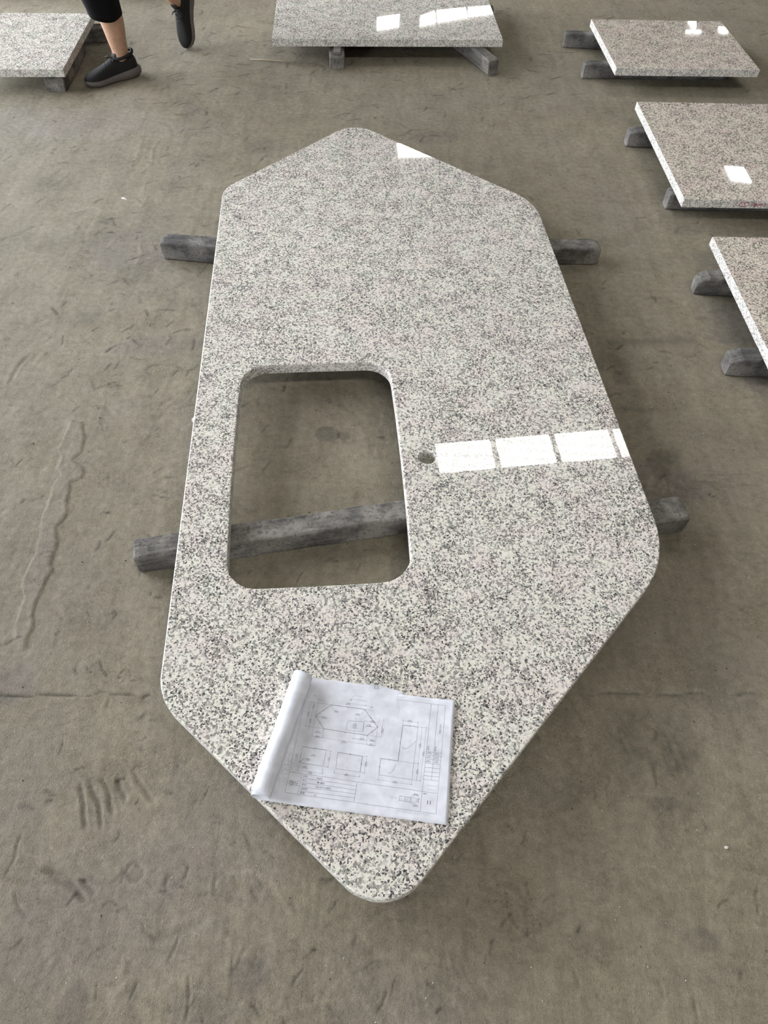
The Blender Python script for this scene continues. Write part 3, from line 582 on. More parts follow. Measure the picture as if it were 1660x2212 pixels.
# sink cut-out: slightly bowed sides and rounded corners
def bowed(x0, x1, y0, y1, r, bow):
    pts = []
    cs = [((x0 + r, y0 + r), math.pi), ((x1 - r, y0 + r), 1.5 * math.pi), ((x1 - r, y1 - r), 0.0), ((x0 + r, y1 - r), .5 * math.pi)]
    for i, (c, a0) in enumerate(cs):
        for j in range(11):
            an = a0 + (math.pi / 2) * j / 10
            pts.append([c[0] + r * math.cos(an), c[1] + r * math.sin(an)])
        c2, a2 = cs[(i + 1) % 4]
        p = pts[-1]; q = [c2[0] + r * math.cos(a2), c2[1] + r * math.sin(a2)]
        for j in range(1, 8):
            t = j / 8; pts.append([p[0] + (q[0] - p[0]) * t, p[1] + (q[1] - p[1]) * t])
    cx, cy = (x0 + x1) / 2, (y0 + y1) / 2
    for p in pts:
        u = (p[0] - cx) / ((x1 - x0) / 2); v = (p[1] - cy) / ((y1 - y0) / 2)
        p[0] += bow * u * (1 - v * v); p[1] += bow * .35 * v * (1 - u * u)
    return [tuple(p) for p in pts]
sink = bowed(.107, .4775, .218, .871, .062, .006)[::-1]
faucet = [(.5425 + .0198 * math.cos(a), .5425 + .0190 * math.sin(a)) for a in np.linspace(0, 2 * math.pi, 33)[:-1]][::-1]
me = slab_mesh('granite_worktop', outer, [sink, faucet], .0026, (G_TOP, G_SIDE, G_EASE))
top = link('granite_worktop', me)
top.location = (-.39337, .46973, 0); top.rotation_euler = (0, 0, TH)
tag(top, 'large six-sided speckled granite worktop with a rounded sink cut-out, in the middle', 'granite slab')
# rough spur left on its long left edge
v = [(.0005, .0, .006), (.0005, .012, .006), (.0005, .0, .024), (.0005, .012, .024), (-.0075, .0045, .012), (-.007, .0045, .019)]
sp = pydata('edge_spur', v, [(0, 1, 4), (2, 5, 3), (0, 4, 5, 2), (1, 3, 5, 4), (0, 2, 3, 1)], G_SIDE, top)
sp.location = (0, .694, ZB)
sp['label'] = 'small pale chip on the left edge'

def rect_slab(name, FL, dirx, w, d, mats, label):
    a = math.atan2(dirx[1], dirx[0])
    o = link(name, slab_mesh(name, [(0, 0), (w, 0), (w, d), (0, d)], [], .0012, mats))
    o.location = (FL[0], FL[1], 0); o.rotation_euler = (0, 0, a)
    return tag(o, label, 'granite slab')
GM = (G_TOP, G_SIDE, G_SIDE); GMB = (G_TOP_B, G_SIDE, G_SIDE)
s_top = rect_slab('granite_slab', (-.549, 3.432), (1.006, .071), 1.008, .64, GM, 'wide rectangular granite slab at the top centre reflecting window panes')
s_left = rect_slab('granite_slab', (-1.745, 3.032), (.404, .028), .405, .600, GM, 'granite slab in the top left corner beside the walking person')
s_r1 = rect_slab('granite_slab', (.909, 3.242), (.605, .028), .606, .535, GMB, 'pinkish granite slab at the upper right on two dark timbers')
s_r2 = rect_slab('granite_slab', (.954, 2.222), (1, .028), .86, .712, GMB, 'granite slab at the right edge with red handwriting on its front edge')
s_r3 = rect_slab('granite_slab', (1.002, 1.405), (1, .018), .80, .602, GMB, 'nearest granite slab on the right, mostly cut off by the frame')
s_far = rect_slab('granite_slab', (-2.35, 4.125), (1, .03), 1.15, .55, GM, 'granite slab past the top left edge, seen only by its shadow')
# red crayon writing on the front edge: ringed 1, then 84
def ribbon_xz(polys, w, y):
    v, f = [], []
    for pts in polys:
        for a, b in zip(pts[:-1], pts[1:]):
            a = Vector(a); b = Vector(b); t = (b - a)
            if t.length < 1e-6: continue
            n = Vector((-t.y, t.x)).normalized() * w / 2; e = t.normalized() * w * .3
            k = len(v)
            for p in (a - n - e, b - n + e, b + n + e, a + n - e): v.append((p.x, y, p.y))
            f.append((k, k + 1, k + 2, k + 3))
    return v, f
def arc(cx, cy, rx, ry, a0=0, a1=360, n=18):
    return [(cx + rx * math.cos(math.radians(a0 + (a1 - a0) * i / n)), cy + ry * math.sin(math.radians(a0 + (a1 - a0) * i / n))) for i in range(n + 1)]
zc = .0735
polys = [arc(.204, zc, .0165, .0075, 20, 350), [(.201, zc + .003), (.205, zc + .0045), (.207, zc - .004)],
         [(.246, zc + .004), (.238, zc + .005), (.237, zc + .002), (.245, zc - .001), (.246, zc - .005), (.239, zc - .006), (.237, zc - .003), (.245, zc + .001), (.246, zc + .004)],
         [(.258, zc + .006), (.254, zc - .001), (.266, zc - .001)], [(.264, zc + .004), (.263, zc - .007)], [(.275, zc + .004), (.273, zc - .006)]]
v, f = ribbon_xz(polys, .0019, -.0006)
wr = pydata('red_handwriting', v, f, M_RED, s_r2); wr['label'] = 'red crayon number on the front edge'

# ------------------------------------------------------------------ timber bearers
FOOT = []
def timber(p0, p1, width, h, mat, label, side=1, ends=(.0, .0), seed=1, z0=0.0, taper=0.0):
    """square-sawn worn bearer; p0-p1 is the lower front long edge, width runs to the left of that direction"""
    p0, p1 = Vector((*p0, 0)), Vector((*p1, 0)); d = p1 - p0; L = d.length; a = math.atan2(d.y, d.x)
    r = random.Random(seed); h -= .0009
    FOOT.append((p0.x, p0.y, d.x / L, d.y / L, L, width))
    c = .0045
    prof = [(c, 0), (width - c, 0), (width, c), (width, h - c), (width - c * .6, h - c * .25), (width - c * 1.4, h), (c * 1.4, h), (c * .5, h - c * .3), (0, h - c), (0, c)]
    st = [0, .004, .012, .03] + [L * t for t in np.linspace(.06, .94, 22)] + [L - .03, L - .012, L - .004, L]
    st = sorted(set(round(s, 4) for s in st if 0 <= s <= L))
    V, F = [], []
    ph = [r.uniform(0, 6.28) for _ in range(6)]
    for s in st:
        k0 = max(0, 1 - s / .03) * ends[0]; k1 = max(0, 1 - (L - s) / .03) * ends[1]; kk = max(k0, k1)
        e = max(0, 1 - min(s, L - s) / .006) * .003
        for (y, z) in prof:
            jy = .0009 * math.sin(17 * s + ph[0] + 9 * z * 20) + .0006 * math.sin(61 * s + ph[1]) + r.gauss(0, .0003)
            jz = (.0006 * math.sin(23 * s + ph[2]) + max(-.0006, min(.0002, r.gauss(0, .0003)))) if z > h * .5 else 0
            yy_ = y + (width / 2 - y) * (2 * e / width + kk * .25)
            zz = z
            if z > h * .5: zz = z - kk * h * .42 - e + jz
            elif z > 0: zz = z
            V.append((s, yy_ + jy, zz))
    n = len(prof)
    for i in range(len(st) - 1):
        for k in range(n):
            F.append((i * n + k, i * n + (k + 1) % n, (i + 1) * n + (k + 1) % n, (i + 1) * n + k))
    F.append(tuple(range(n))); F.append(tuple(range((len(st) - 1) * n, len(st) * n))[::-1])
    o = pydata('timber_bearer', V, F, mat, None)
    o.location = (p0.x, p0.y, z0); o.rotation_euler = (0, 0, a)
    return tag(o, label, 'timber')
A_, B_, C_ = TIMBERS
timber((-.716, 1.926), (-.16, 1.871), .056, .06, B_, 'grey timber sticking out on the far left of the big worktop', seed=1)
timber((.13, 1.932), (.652, 1.970), .058, .06, A_, 'dark timber sticking out on the far right of the big worktop', ends=(0, .25), seed=2)
timber((-.520, .780), (.33, .968), .054, .06, A_, 'long timber seen through the sink cut-out of the big worktop', seed=3)
timber((.33, .862), (.682, .934), .066, .06, C_, 'timber end sticking out near the right corner of the big worktop', seed=4)
timber((.762, 3.686), (1.42, 3.645), .046, .06, B_, 'rear timber under the pinkish slab at the upper right', seed=5)
timber((.803, 3.352), (1.44, 3.385), .046, .06, B_, 'front timber under the pinkish slab at the upper right', seed=6, ends=(.15, 0))
timber((.884, 2.748), (1.72, 2.765), .050, .06, B_, 'rear timber under the slab with red handwriting', seed=7, ends=(.25, 0))
timber((.940, 2.308), (1.72, 2.32), .050, .06, B_, 'front timber under the slab with red handwriting', seed=8, ends=(.1, 0))
timber((.922, 1.826), (1.72, 1.835), .050, .06, A_, 'rear timber under the nearest slab on the right, with a rounded worn end', seed=9, ends=(.55, 0))
timber((.922, 1.466), (1.72, 1.476), .056, .06, B_, 'front timber under the nearest slab on the right, with a broken end', seed=10, ends=(.38, 0))
timber((-.234, 3.378), (-.275, 4.00), .066, .05, C_, 'left timber under the wide slab at the top centre', seed=11, ends=(.1, 0))
timber((.437, 3.380), (.270, 3.72), .054, .06, C_, 'right timber under the wide slab at the top centre, set at an angle', seed=12, ends=(.1, 0))
timber((.30, 3.955), (.452, 3.966), .05, .06, B_, 'timber end behind the wide slab at the top centre', seed=13)
timber((-1.356, 3.068), (-1.385, 3.46), .082, .06, A_, 'timber end under the front of the top left slab', seed=14, ends=(.1, 0))
timber((-2.30, 4.20), (-1.28, 4.23), .06, .06, B_, 'timber under the slab past the top left edge', seed=21)
timber((-1.74, 3.545), (-1.322, 3.574), .060, .06, C_, 'pale rear timber sticking out behind the top left slab', seed=15)
bm = bmesh.new(); bm_box(bm, -.016, .016, 0, .10, 0, .0098)
bm_box(bm, -.014, -.001, -.0012, 0, .002, .008); bm_box(bm, .001, .014, -.0012, 0, .002, .008)
sh = from_bm('shim_block', bm, M_SHIM); sh.location = (-.268, 3.392, .0505)
tag(sh, 'small grey shim between the left timber and the wide slab', 'shim')

# ------------------------------------------------------------------ drawing sheets on the worktop
BK = empty('drawing_booklet', (.1184, .27325, ZT), math.radians(84.65 - 90))
tag(BK, 'white printed drawing sheets with a rolled left side, lying on the big worktop', 'paper')
def mmp(x, y): return (x - 297) * .001, y * .001      # page millimetres -> booklet frame
def sheet_z(x, y):
    """gentle lift of the top sheet: towards the roll, at the right corners and along the lower edge"""
    z = .0016
    z += .0045 * max(0, (60 - x) / 60) ** 2
    z += .0022 * max(0, (x - 230) / 67) ** 2 * (.3 + max(0, (y - 120) / 90) ** 2)
    z += .0010 * math.sin(x * .021 + .6) * math.sin(y * .03) ** 2 + .0006 * math.sin(x * .06 + y * .035)
    return max(z, .0007)
def sheet(name, x0, x1, y0, y1, zf, mat, parent, skew=0.0):
    nx, ny = 56, 36; v, f = [], []
    for j in range(ny + 1):
        for i in range(nx + 1):
            x = x0 + (x1 - x0) * i / nx; y = y0 + (y1 - y0) * j / ny
            z = zf(x, y); px, py = mmp(x + skew * (y - y0), y); v.append((px, py, z))
    for j in range(ny):
        for i in range(nx):
            a = j * (nx + 1) + i; f.append((a, a + 1, a + nx + 2, a + nx + 1))
    o = pydata(name, v, f, mat, parent, True)
    md = o.modifiers.new('thickness', 'SOLIDIFY'); md.thickness = .00012; md.offset = -1
    return o
sh_top = sheet('top_sheet', 2, 297, 0, 209.5, sheet_z, M_PAPER, BK)
def back_z(x, y): return .0004 + (.0022 * max(0, (y - 190) / 28) ** 2) * (1 + .6 * math.sin(x * .05))
v, f = [], []
back = [(10, 150), (200, 150), (203, 215.0), (192, 216.3), (170, 219.0), (150, 220.8), (120, 219.6), (90, 220.6), (60, 219.5), (38, 219.8), (20, 219.0)]
bmk = bmesh.new()
vv = [bmk.verts.new((*mmp(x, y), back_z(x, y))) for x, y in back]; bmk.faces.new(vv)
bk_o = from_bm('back_sheet', bmk, M_PAPER, BK)

# printed lines, raised a hair above the paper they lie on
def ink_mesh(name, polys, mat, parent, zf, lift=.00022):
    v, f = [], []
    for w, pts in polys:
        w = w * 1.05
        for (ax, ay), (bx, by) in zip(pts[:-1], pts[1:]):
            L = math.hypot(bx - ax, by - ay)
            if L < .01: continue
            n = max(1, int(L / 8)); nx, ny = -(by - ay) / L * w / 2, (bx - ax) / L * w / 2
            k = len(v)
            for i in range(n + 1):
                x, y = ax + (bx - ax) * i / n, ay + (by - ay) * i / n; z = zf(x, y) + lift
                v.append((*mmp(x + nx, y + ny), z)); v.append((*mmp(x - nx, y - ny), z))
            for i in range(n): f.append((k + 2 * i, k + 2 * i + 1, k + 2 * i + 3, k + 2 * i + 2))
    return pydata(name, v, f, mat, parent)
top_lines = [p for p in PRINT_LINES if max(y for _, y in p[1]) < 207]
back_lines = [p for p in PRINT_LINES if max(y for _, y in p[1]) >= 207]
for mx, my in PRINT_MARKS: top_lines.append((.3, [(mx + .9 * math.cos(t), my + .9 * math.sin(t)) for t in np.linspace(0, 6.284, 9)]))
for mx, my in PRINT_DOTS: top_lines.append((.9, [(mx - .5, my), (mx + .5, my)]))
pr = ink_mesh('printed_drawing', top_lines, M_INK, sh_top, sheet_z)
ink_mesh('handwritten_mark', back_lines, M_INK, bk_o, back_z, .0003)
# small illegible dimension figures as rows of short strokes
rs = random.Random(5)
sm_lines = []
for (x, y) in SMUDGE_H:
    for row, half in ((1.0, 2.6), (-1.1, 4.2)):
        xx = x - half
        while xx < x + half:
            hgt = rs.uniform(.5, .8)
            sm_lines.append((.42, [(xx, y + row - hgt), (xx + rs.uniform(-.2, .3), y + row + hgt)]))
            if rs.random() < .6: sm_lines.append((.35, [(xx, y + row + hgt * rs.choice((-1, 0, 1))), (xx + .9, y + row + hgt * rs.choice((-1, 0, 1)))]))
            xx += 1.15
for (x, y) in SMUDGE_V:
    for row, half in ((-1.0, 2.6), (1.1, 4.2)):
        yy2 = y - half
        while yy2 < y + half:
            hgt = rs.uniform(.5, .8)
            sm_lines.append((.42, [(x + row - hgt, yy2), (x + row + hgt, yy2 + rs.uniform(-.2, .3))]))
            if rs.random() < .6: sm_lines.append((.35, [(x + row + hgt * rs.choice((-1, 0, 1)), yy2), (x + row + hgt * rs.choice((-1, 0, 1)), yy2 + .9)]))
            yy2 += 1.15
hx0, hx1 = HATCH_BOX[0], HATCH_BOX[2]
for i in range(60):
    x = rs.uniform(hx0[0] + .5, hx1[0] - .5); y = rs.uniform(hx1[1] + .5, hx0[1] - .5)
    sm_lines.append((.3, [(x, y), (x + .5, y + .2)]))
ink_mesh('dimension_figures', sm_lines, M_PENCIL, sh_top, sheet_z)['kind'] = 'stuff'
for r_i, ((ax, ay), (bx, by)) in enumerate(FAINT_ROWS):
    ft = []; n = int(math.hypot(bx - ax, by - ay) / 3.4)
    for i in range(n):
        if r_i != 1 and i % 9 == 8: continue
        x = ax + (bx - ax) * i / n; y = ay + (by - ay) * i / n
        for _ in range(3):
            if rs.random() < .5: yq = y + rs.uniform(-1.2, 1.2); ft.append((.35, [(x, yq), (x + 2.2, yq)]))
            else: xq = x + rs.uniform(0, 2.2); ft.append((.35, [(xq, y - 1.3), (xq, y + 1.3)]))
    if max(ay, by) < 207: ink_mesh('show_through_text', ft, M_INK_FAINT, sh_top, sheet_z)['kind'] = 'stuff'


def text_on(items, name, mat, parent, zf):
    v, f = [], []
    dg_objs = []
    for body, (x, y), size, rot in items:
        cu = bpy.data.curves.new('lettering', 'FONT'); cu.body = body; cu.size = size * 1.05; cu.align_x = 'CENTER'; cu.align_y = 'CENTER'
        cu.resolution_u = 2
        to = bpy.data.objects.new('lettering', cu); col.objects.link(to)
        dg_objs.append((to, x, y, rot))
    dg = bpy.context.evaluated_depsgraph_get()
    for to, x, y, rot in dg_objs:
        ev = to.evaluated_get(dg); tm = ev.to_mesh()
        k = len(v); c, s = math.cos(rot), math.sin(rot)
        for p in tm.vertices:
            px, py = x + p.co.x * c - p.co.y * s, y + p.co.x * s + p.co.y * c
            v.append((*mmp(px, py), zf(px, py) + .00024))
        for pg in tm.polygons: f.append(tuple(k + i for i in pg.vertices))
        ev.to_mesh_clear()
    for to, *_ in dg_objs:
        cu = to.data; bpy.data.objects.remove(to); bpy.data.curves.remove(cu)
    me = bpy.data.meshes.new(name); me.from_pydata(v, [], f); me.update()
    return link(name, me, mat, parent)
for it in [(b, p, s, 0) for b, p, s in PRINT_TEXT] + [('RS231211', RS_POS, 4.0, math.pi / 2)]:
    text_on([it], 'lettering', M_INK, sh_top, sheet_z)

# rolled-back pages
ax0, ax1 = Vector((*mmp(-10, 4), 0)), Vector((*mmp(21, 217), 0))
axd = (ax1 - ax0); RL = axd.length; axd.normalize(); side = Vector((axd.y, -axd.x, 0))
v, f = [], []
NS, NL = 56, 14
for j in range(NL + 1):
    t = j / NL
    for i in range(NS + 1):
        s = i / NS; an = math.radians(-95) - s * math.radians(660)
        rad = .0190 - .0050 * s + .0006 * math.sin(3 * t * 3.1) - .001 * (1 - t)
        sag = 0.80
        c = ax0 + axd * (RL * t + (.004 * math.sin(6 * s + 1) * (1 if j in (0, NL) else 0)))
        p = c + side * (rad * math.cos(an)) + Vector((0, 0, 0.0155 + rad * sag * math.sin(an)))
        v.append(p)
for j in range(NL):
    for i in range(NS):
        a = j * (NS + 1) + i; f.append((a, a + 1, a + NS + 2, a + NS + 1))
ro = pydata('rolled_pages', v, f, M_PAPER, BK, True)
md = ro.modifiers.new('thickness', 'SOLIDIFY'); md.thickness = .0006
ro['label'] = 'rolled-back white pages'

# ------------------------------------------------------------------ the walking person
PERSON = empty('person', (-1.10, 3.35, 0))
tag(PERSON, 'person in cropped black trousers and black trainers walking at the top left', 'person')
PO = Vector((-1.10, 3.35, 0))
def rel(p): return Vector(p) - PO

def shoe(name, mat4, label):
    sx = [0, .008, .022, .05, .09, .13, .17, .20, .225, .241, .25]
    sw = [.016, .026, .032, .035, .033, .035, .042, .043, .036, .024, .009]
    sb = [.014, .008, .003, 0, .001, .001, 0, .001, .005, .010, .016]
    stp = [.040, .041, .040, .037, .032, .028, .026, .025, .026, .027, .027]
    ut = [.072, .088, .094, .092, .088, .074, .060, .052, .045, .037, .029]
    def off(x): return .006 * math.sin(min(x / .25, 1) * math.pi) * -1
    def place(v): return [mat4 @ Vector(p) - PO for p in v]
    # sole: flared band
    v, f = [], []
    n = len(sx)
    ring = 8
    for x, w, b, t in zip(sx, sw, sb, stp):
        w2 = w + .004; yo = off(x)
        xx = x + (-.012 if x == 0 else (-.006 if x < .01 else 0))
        for (yf, z) in ((-.86, b), (-1, b + .006), (-1.03, (b + t) / 2), (-.96, t), (.96, t), (1.03, (b + t) / 2), (1, b + .006), (.86, b)):
            v.append((xx, yo + yf * w2, z))
    for i in range(n - 1):
        for k in range(ring): f.append((i * ring + k, i * ring + (k + 1) % ring, (i + 1) * ring + (k + 1) % ring, (i + 1) * ring + k))
    f.append(tuple(range(ring))); f.append(tuple(range((n - 1) * ring, n * ring)))
    root = pydata(name, place(v), f, M_SOLE, PERSON, True)
    root['label'] = label
    v, f = [], []
    m_ = 15
    for x, w, t, u in zip(sx, sw, stp, ut):
        yo = off(x); z0 = t - .006
        for k in range(m_):
            a = math.pi * k / (m_ - 1)
            ca, sa = math.cos(a), math.sin(a)
            e = .62
            v.append((x, yo + w * math.copysign(abs(ca) ** e, ca) * (1 - .10 * sa), z0 + (u - z0) * sa ** .75 if sa > 0 else z0))
    for i in range(n - 1):
        for k in range(m_ - 1): f.append((i * m_ + k, i * m_ + k + 1, (i + 1) * m_ + k + 1, (i + 1) * m_ + k))
    f.append(tuple(range(m_))); f.append(tuple(range((n - 1) * m_, n * m_)))
    up = pydata('shoe_upper', place(v), f, M_KNIT, root, True)
    # padded collar with heel tab
    path = []
    for k in range(25):
        a = 2 * math.pi * k / 24
        path.append((.052 + .047 * math.cos(a), off(.05) + .033 * math.sin(a), .091 - .008 * math.cos(a) + (.004 if math.cos(a) < -.9 else 0)))
    tv, tf = tube_verts(path, .0065, 8, cap=False)
    pydata('collar', place(tv), tf, M_KNIT, root, True)
    tv, tf = tube_verts([(.098, -.006, .078), (.090, -.006, .098), (.082, -.006, .116)], [(.019, .003), (.020, .004), (.017, .003)], 10)
    pydata('tongue', place(tv), tf, M_KNIT, root, True)
    lv, lf = [], []
    for i, x in enumerate((.098, .113, .128, .143)):
        z = np.interp(x, sx, ut) + .0005
        for sgn in (-1, 1):
            q = [(x - .006 * sgn, -.022 + off(x), z - .010), (x, -.008 + off(x), z - .0005), (x + .001, .008 + off(x), z - .0005), (x + .006 * sgn, .022 + off(x), z - .010)]
            a, b = tube_verts(q, .0024, 6); k = len(lv); lv += a; lf += [tuple(k + j for j in fc) for fc in b]
    for sgn in (-1, 1):
        q = [(.100, -.006, .086), (.112, -.006 + sgn * .014, .094), (.122, -.006 + sgn * .028, .086), (.112, -.006 + sgn * .030, .080), (.101, -.006 + sgn * .010, .084)]
        a, b = tube_verts(q, .0022, 6); k = len(lv); lv += a; lf += [tuple(k + j for j in fc) for fc in b]
    pydata('laces', place(lv), lf, M_LACE, root, True)
    return root
# front foot flat on the floor, rear foot on its toe
hd = Vector((-.788, -.617, 0)).normalized()
ML = Matrix((hd, Vector((0, 0, 1)).cross(hd), Vector((0, 0, 1)))).transposed().to_4x4() @ Matrix.Scale(.92, 4); ML.translation = (-1.108, 3.258, .0005)
pa = math.radians(70)
hd2 = Vector((-.42, -.90, 0)).normalized()
xr = hd2 * math.cos(pa) - Vector((0, 0, 1)) * math.sin(pa)
zr = hd2 * math.sin(pa) + Vector((0, 0, 1)) * math.cos(pa)
MR = Matrix((xr, zr.cross(xr), zr)).transposed().to_4x4() @ Matrix.Scale(.90, 4)
MR.translation = Vector((-.955, 3.535, .004)) - (xr * .25 + zr * .016) * .90
shoe('shoe', ML, 'black trainer flat on the floor')
shoe('shoe', MR, 'black trainer standing on its toe')
LA = ML @ Vector((.055, -.004, .10)); RA = MR @ Vector((.055, -.004, .10))
LF = ML @ Vector((.075, -.004, .055)); RF = MR @ Vector((.075, -.004, .055))
LH2 = Vector((-1.163, 3.222, .22)); LK = Vector((-1.185, 3.185, .45)); LHIP = Vector((-1.14, 3.31, .86))
RK = RA + Vector((-.20, -.04, .30)); RHIP = Vector((-1.07, 3.44, .85))
PEL = Vector((-1.105, 3.375, .92)); SP = Vector((-1.13, 3.355, 1.12)); CH = Vector((-1.15, 3.335, 1.32)); NK = Vector((-1.16, 3.325, 1.45)); HD = Vector((-1.18, 3.31, 1.56)); HT = Vector((-1.175, 3.315, 1.66))
fw = hd; lt = Vector((0, 0, 1)).cross(fw)
sk_v, sk_e, sk_r = [], [], []
def add(p, r, par=None):
    sk_v.append(rel(p)); sk_r.append(r)
    if par is not None: sk_e.append((par, len(sk_v) - 1))
    return len(sk_v) - 1
pe = add(PEL, .105); sp_ = add(SP, .100, pe); ch = add(CH, .115, sp_); nk = add(NK, .05, ch); hd_ = add(HD, .078, nk); ht = add(HT, .07, hd_)
add(HD + fw * .088 + Vector((0, 0, .0)), .014, hd_)
for foot, an, mids, hip in ((LF, LA, (LH2,), LHIP), (RF, RA, (RA.lerp(RK, .42),), RHIP)):
    knee = LK if foot is LF else RK
    h = add(hip, .085, pe); kn = add(knee, .056, h)
    m1 = add(mids[0] + fw * -.012, .052, kn); a = add(an.lerp(mids[0], .25), .037, m1); a2 = add(an, .034, a); add(foot, .026, a2)
for sgn, swing in ((1, -.18), (-1, .2)):
    shl = add(CH + lt * (.17 * sgn) + Vector((0, 0, .04)), .055, ch)
    el = add(CH + lt * (.22 * sgn) + fw * (swing * .5) + Vector((0, 0, -.24)), .040, shl)
    wrp = CH + lt * (.21 * sgn) + fw * (swing + .06) + Vector((0, 0, -.46))
    wr_ = add(wrp, .026, el); pm = add(wrp + Vector((0, 0, -.07)) + fw * .01, .030, wr_)
    for q in range(4):
        b0 = add(wrp + Vector((0, 0, -.10)) + fw * (.03 - .02 * q), .010, pm)
        b1 = add(wrp + Vector((0, 0, -.135 + .006 * abs(q - 1))) + fw * (.033 - .02 * q) - lt * (.006 * sgn), .009, b0)
        add(wrp + Vector((0, 0, -.165 + .008 * abs(q - 1))) + fw * (.036 - .02 * q) - lt * (.018 * sgn), .008, b1)
    t0 = add(wrp + Vector((0, 0, -.06)) + fw * .045, .011, pm); add(wrp + Vector((0, 0, -.10)) + fw * .058, .009, t0)
me = bpy.data.meshes.new('body'); me.from_pydata(sk_v, sk_e, [])
body = link('body', me, M_SKIN, PERSON)
md = body.modifiers.new('skin', 'SKIN')
for i, r in enumerate(sk_r):
    sv = me.skin_vertices[0].data[i]; sv.radius = (r, r); sv.use_root = (i == 0)
md.use_smooth_shade = True
sb_ = body.modifiers.new('smooth', 'SUBSURF'); sb_.levels = 2; sb_.render_levels = 2

def cloth_tube(rings, n=28, fold=.06, seed=0, inward=True):
    """rings: (centre, radius, normal) from top to open hem"""
    v, f = [], []
    r0 = random.Random(seed); ph = [r0.uniform(0, 6.28) for _ in range(4)]
    for j, (c, rad, nm) in enumerate(rings):
        nm = Vector(nm).normalized(); a = nm.cross(Vector((.3, 1, 0))).normalized(); b = nm.cross(a)
        for k in range(n):
            an = 2 * math.pi * k / n
            rr = rad * (1 + fold * (.5 * math.sin(3 * an + ph[0] + j * .5) + .4 * math.sin(5 * an + ph[1] - j * .7)))
            v.append(Vector(c) + a * rr * math.cos(an) + b * rr * math.sin(an) - PO)
    for j in range(len(rings) - 1):
        for k in range(n): f.append((j * n + k, j * n + (k + 1) % n, (j + 1) * n + (k + 1) % n, (j + 1) * n + k))
    return v, f
tv, tf = [], []
def addv(vf):
    k = len(tv); tv.extend(vf[0]); tf.extend(tuple(k + i for i in q) for q in vf[1])
hemL = Vector((-1.172, 3.218, .235)); kL = LK
dn = (hemL - kL).normalized()
tilt = (dn + Vector((-.20, .0, .0))).normalized()
ringsL = [(PEL.lerp(LHIP, .5), .13, (0, 0, -1)), (LHIP, .115, (0, 0, -1)), (LHIP.lerp(kL, .5), .095, (kL - LHIP)), (kL, .082, dn), (kL.lerp(hemL, .35), .077, dn), (kL.lerp(hemL, .7), .071, dn), (kL.lerp(hemL, .92), .067, tilt), (hemL, .066, tilt), (hemL + Vector((0, 0, .006)), .061, tilt), (kL.lerp(hemL, .8), .060, dn)]
addv(cloth_tube(ringsL, seed=3))
hemR = RA.lerp(RK, .34); dR = (hemR - RK).normalized()
ringsR = [(PEL.lerp(RHIP, .5), .13, (0, 0, -1)), (RHIP, .112, (0, 0, -1)), (RHIP.lerp(RK, .5), .092, (RK - RHIP)), (RK, .082, dR), (RK.lerp(hemR, .5), .078, dR), (RK.lerp(hemR, .9), .072, dR), (hemR, .071, dR), (hemR - dR * .006, .065, dR), (RK.lerp(hemR, .7), .062, dR)]
addv(cloth_tube(ringsR, seed=4))
addv(cloth_tube([(PEL + Vector((0, 0, .10)), .125, (0, 0, -1)), (PEL, .145, (0, 0, -1)), (PEL - Vector((0, 0, .07)), .14, (0, 0, -1))], seed=5, fold=.02))
tr = pydata('trousers', tv, tf, M_TROUSER, PERSON, True); tr['label'] = 'cropped black trousers'
sv_, sf_ = [], []
def adds(vf):
    k = len(sv_); sv_.extend(vf[0]); sf_.extend(tuple(k + i for i in q) for q in vf[1])
adds(cloth_tube([(NK + Vector((0, 0, -.03)), .065, (0, 0, -1)), (CH + Vector((0, 0, .06)), .15, (0, 0, -1)), (CH, .165, (0, 0, -1)), (SP, .145, (0, 0, -1)), (PEL + Vector((0, 0, .04)), .155, (0, 0, -1)), (PEL + Vector((0, 0, -.04)), .16, (0, 0, -1))], seed=6, fold=.04))
for sgn, swing in ((1, -.18), (-1, .2)):
    s0 = CH + lt * (.13 * sgn) + Vector((0, 0, .05)); s1 = CH + lt * (.18 * sgn) + Vector((0, 0, .02)); s2 = CH + lt * (.215 * sgn) + fw * (swing * .4) + Vector((0, 0, -.18))
    adds(cloth_tube([(s0, .075, (s1 - s0)), (s1, .075, (s2 - s1)), (s2, .062, (s2 - s1))], seed=7, fold=.04))
pydata('shirt', sv_, sf_, M_SHIRT, PERSON, True)
bm = bmesh.new(); bmesh.ops.create_uvsphere(bm, u_segments=20, v_segments=14, radius=.108)
for vx in bm.verts:
    if vx.co.z < -.02 and vx.co.dot(fw) > -.03: vx.co *= .70
    vx.co += rel(HD.lerp(HT, .55) - fw * .018)
from_bm('hair', bm, M_HAIR, PERSON, True)

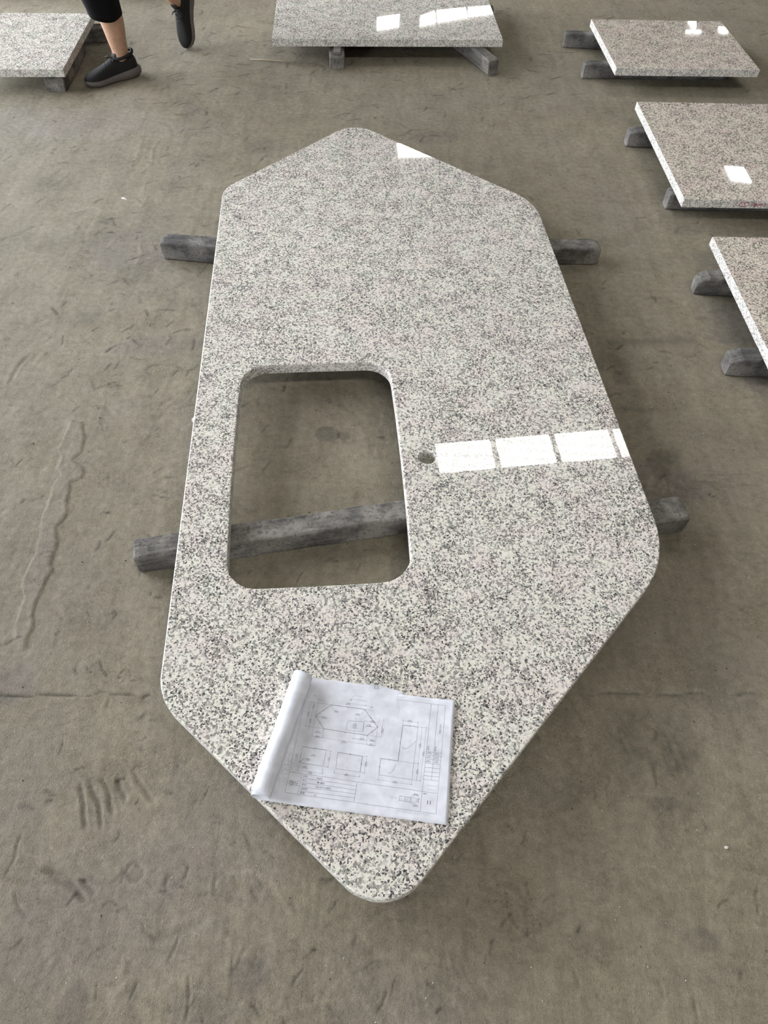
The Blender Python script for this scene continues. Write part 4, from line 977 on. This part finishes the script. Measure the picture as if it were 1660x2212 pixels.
# ------------------------------------------------------------------ small litter on the floor
tv_, tf_ = tube_verts([(-.657, 3.439, .004), (-.60, 3.436, .0045), (-.53, 3.429, .004), (-.451, 3.424, .003)], [.0022, .0032, .003, .0012], 7)
o = pydata('straw', [p - Vector((-.55, 3.43, 0)) for p in tv_], tf_, M_STRAW, None, True); o.location = (-.55, 3.43, 0)
tag(o, 'thin dry straw lying in front of the wide slab', 'straw')
def chip(x, y, lx, ly, h, rz, mat, label, cat='stone chip'):
    r = random.Random(int(abs(x * 1000)))
    v = []
    for z, k in ((0, 1), (h, .7)):
        for a in range(7):
            an = 2 * math.pi * a / 7; q = k * r.uniform(.8, 1.1)
            v.append((lx * q * math.cos(an), ly * q * math.sin(an), z))
    f = [tuple(range(7))[::-1], tuple(range(7, 14))] + [(i, (i + 1) % 7, 7 + (i + 1) % 7, 7 + i) for i in range(7)]
    o = pydata('stone_chip', v, f, mat); o.location = (x, y, .0002); o.rotation_euler = (0, 0, rz)
    return tag(o, label, cat)
chip(-.924, 2.269, .016, .0032, .004, -.45, M_CHIP, 'white sliver on the floor left of the big worktop')
chip(.605, .272, .0042, .003, .0025, .3, M_CHIP, 'white chip on the floor at the lower right')
def grit(name, n, mat, size, label, zone):
    v, f = [], []
    r = random.Random(len(name))
    for _ in range(n):
        y0 = zone(r); x0 = r.uniform(-1, 1) * (.62 + .40 * max(y0, 0))
        if -1.4 < x0 < -.8 and 2.95 < y0 < 3.75: continue
        if any(-.012 < (x0 - a) * c + (y0 - b) * d < L + .012 and -.012 < (y0 - b) * c - (x0 - a) * d < w + .012 for a, b, c, d, L, w in FOOT): continue
        s = size * r.uniform(.45, 1.25) * (1 + .25 * max(y0, 0))
        k = len(v); a = r.uniform(0, 6.28)
        for i in range(4): v.append((x0 + s * r.uniform(.6, 1.1) * math.cos(a + i * 1.57), y0 + s * r.uniform(.6, 1.1) * math.sin(a + i * 1.57), 0))
        v.append((x0, y0, s * r.uniform(.6, 1.1)))
        f += [(k, k + 1, k + 4), (k + 1, k + 2, k + 4), (k + 2, k + 3, k + 4), (k + 3, k, k + 4)]
    o = pydata(name, v, f, mat)
    return tag(o, label, 'grit', kind='stuff')
grit('white_grit', 420, M_CHIP, .0011, 'tiny white stone grit scattered over the floor', lambda r: r.uniform(-.1, 2.2))
grit('dark_crumbs', 380, plain('dark_crumb', (.07, .065, .055), .9, .2), .0016, 'tiny dark crumbs scattered over the floor', lambda r: r.uniform(0, 4.4))
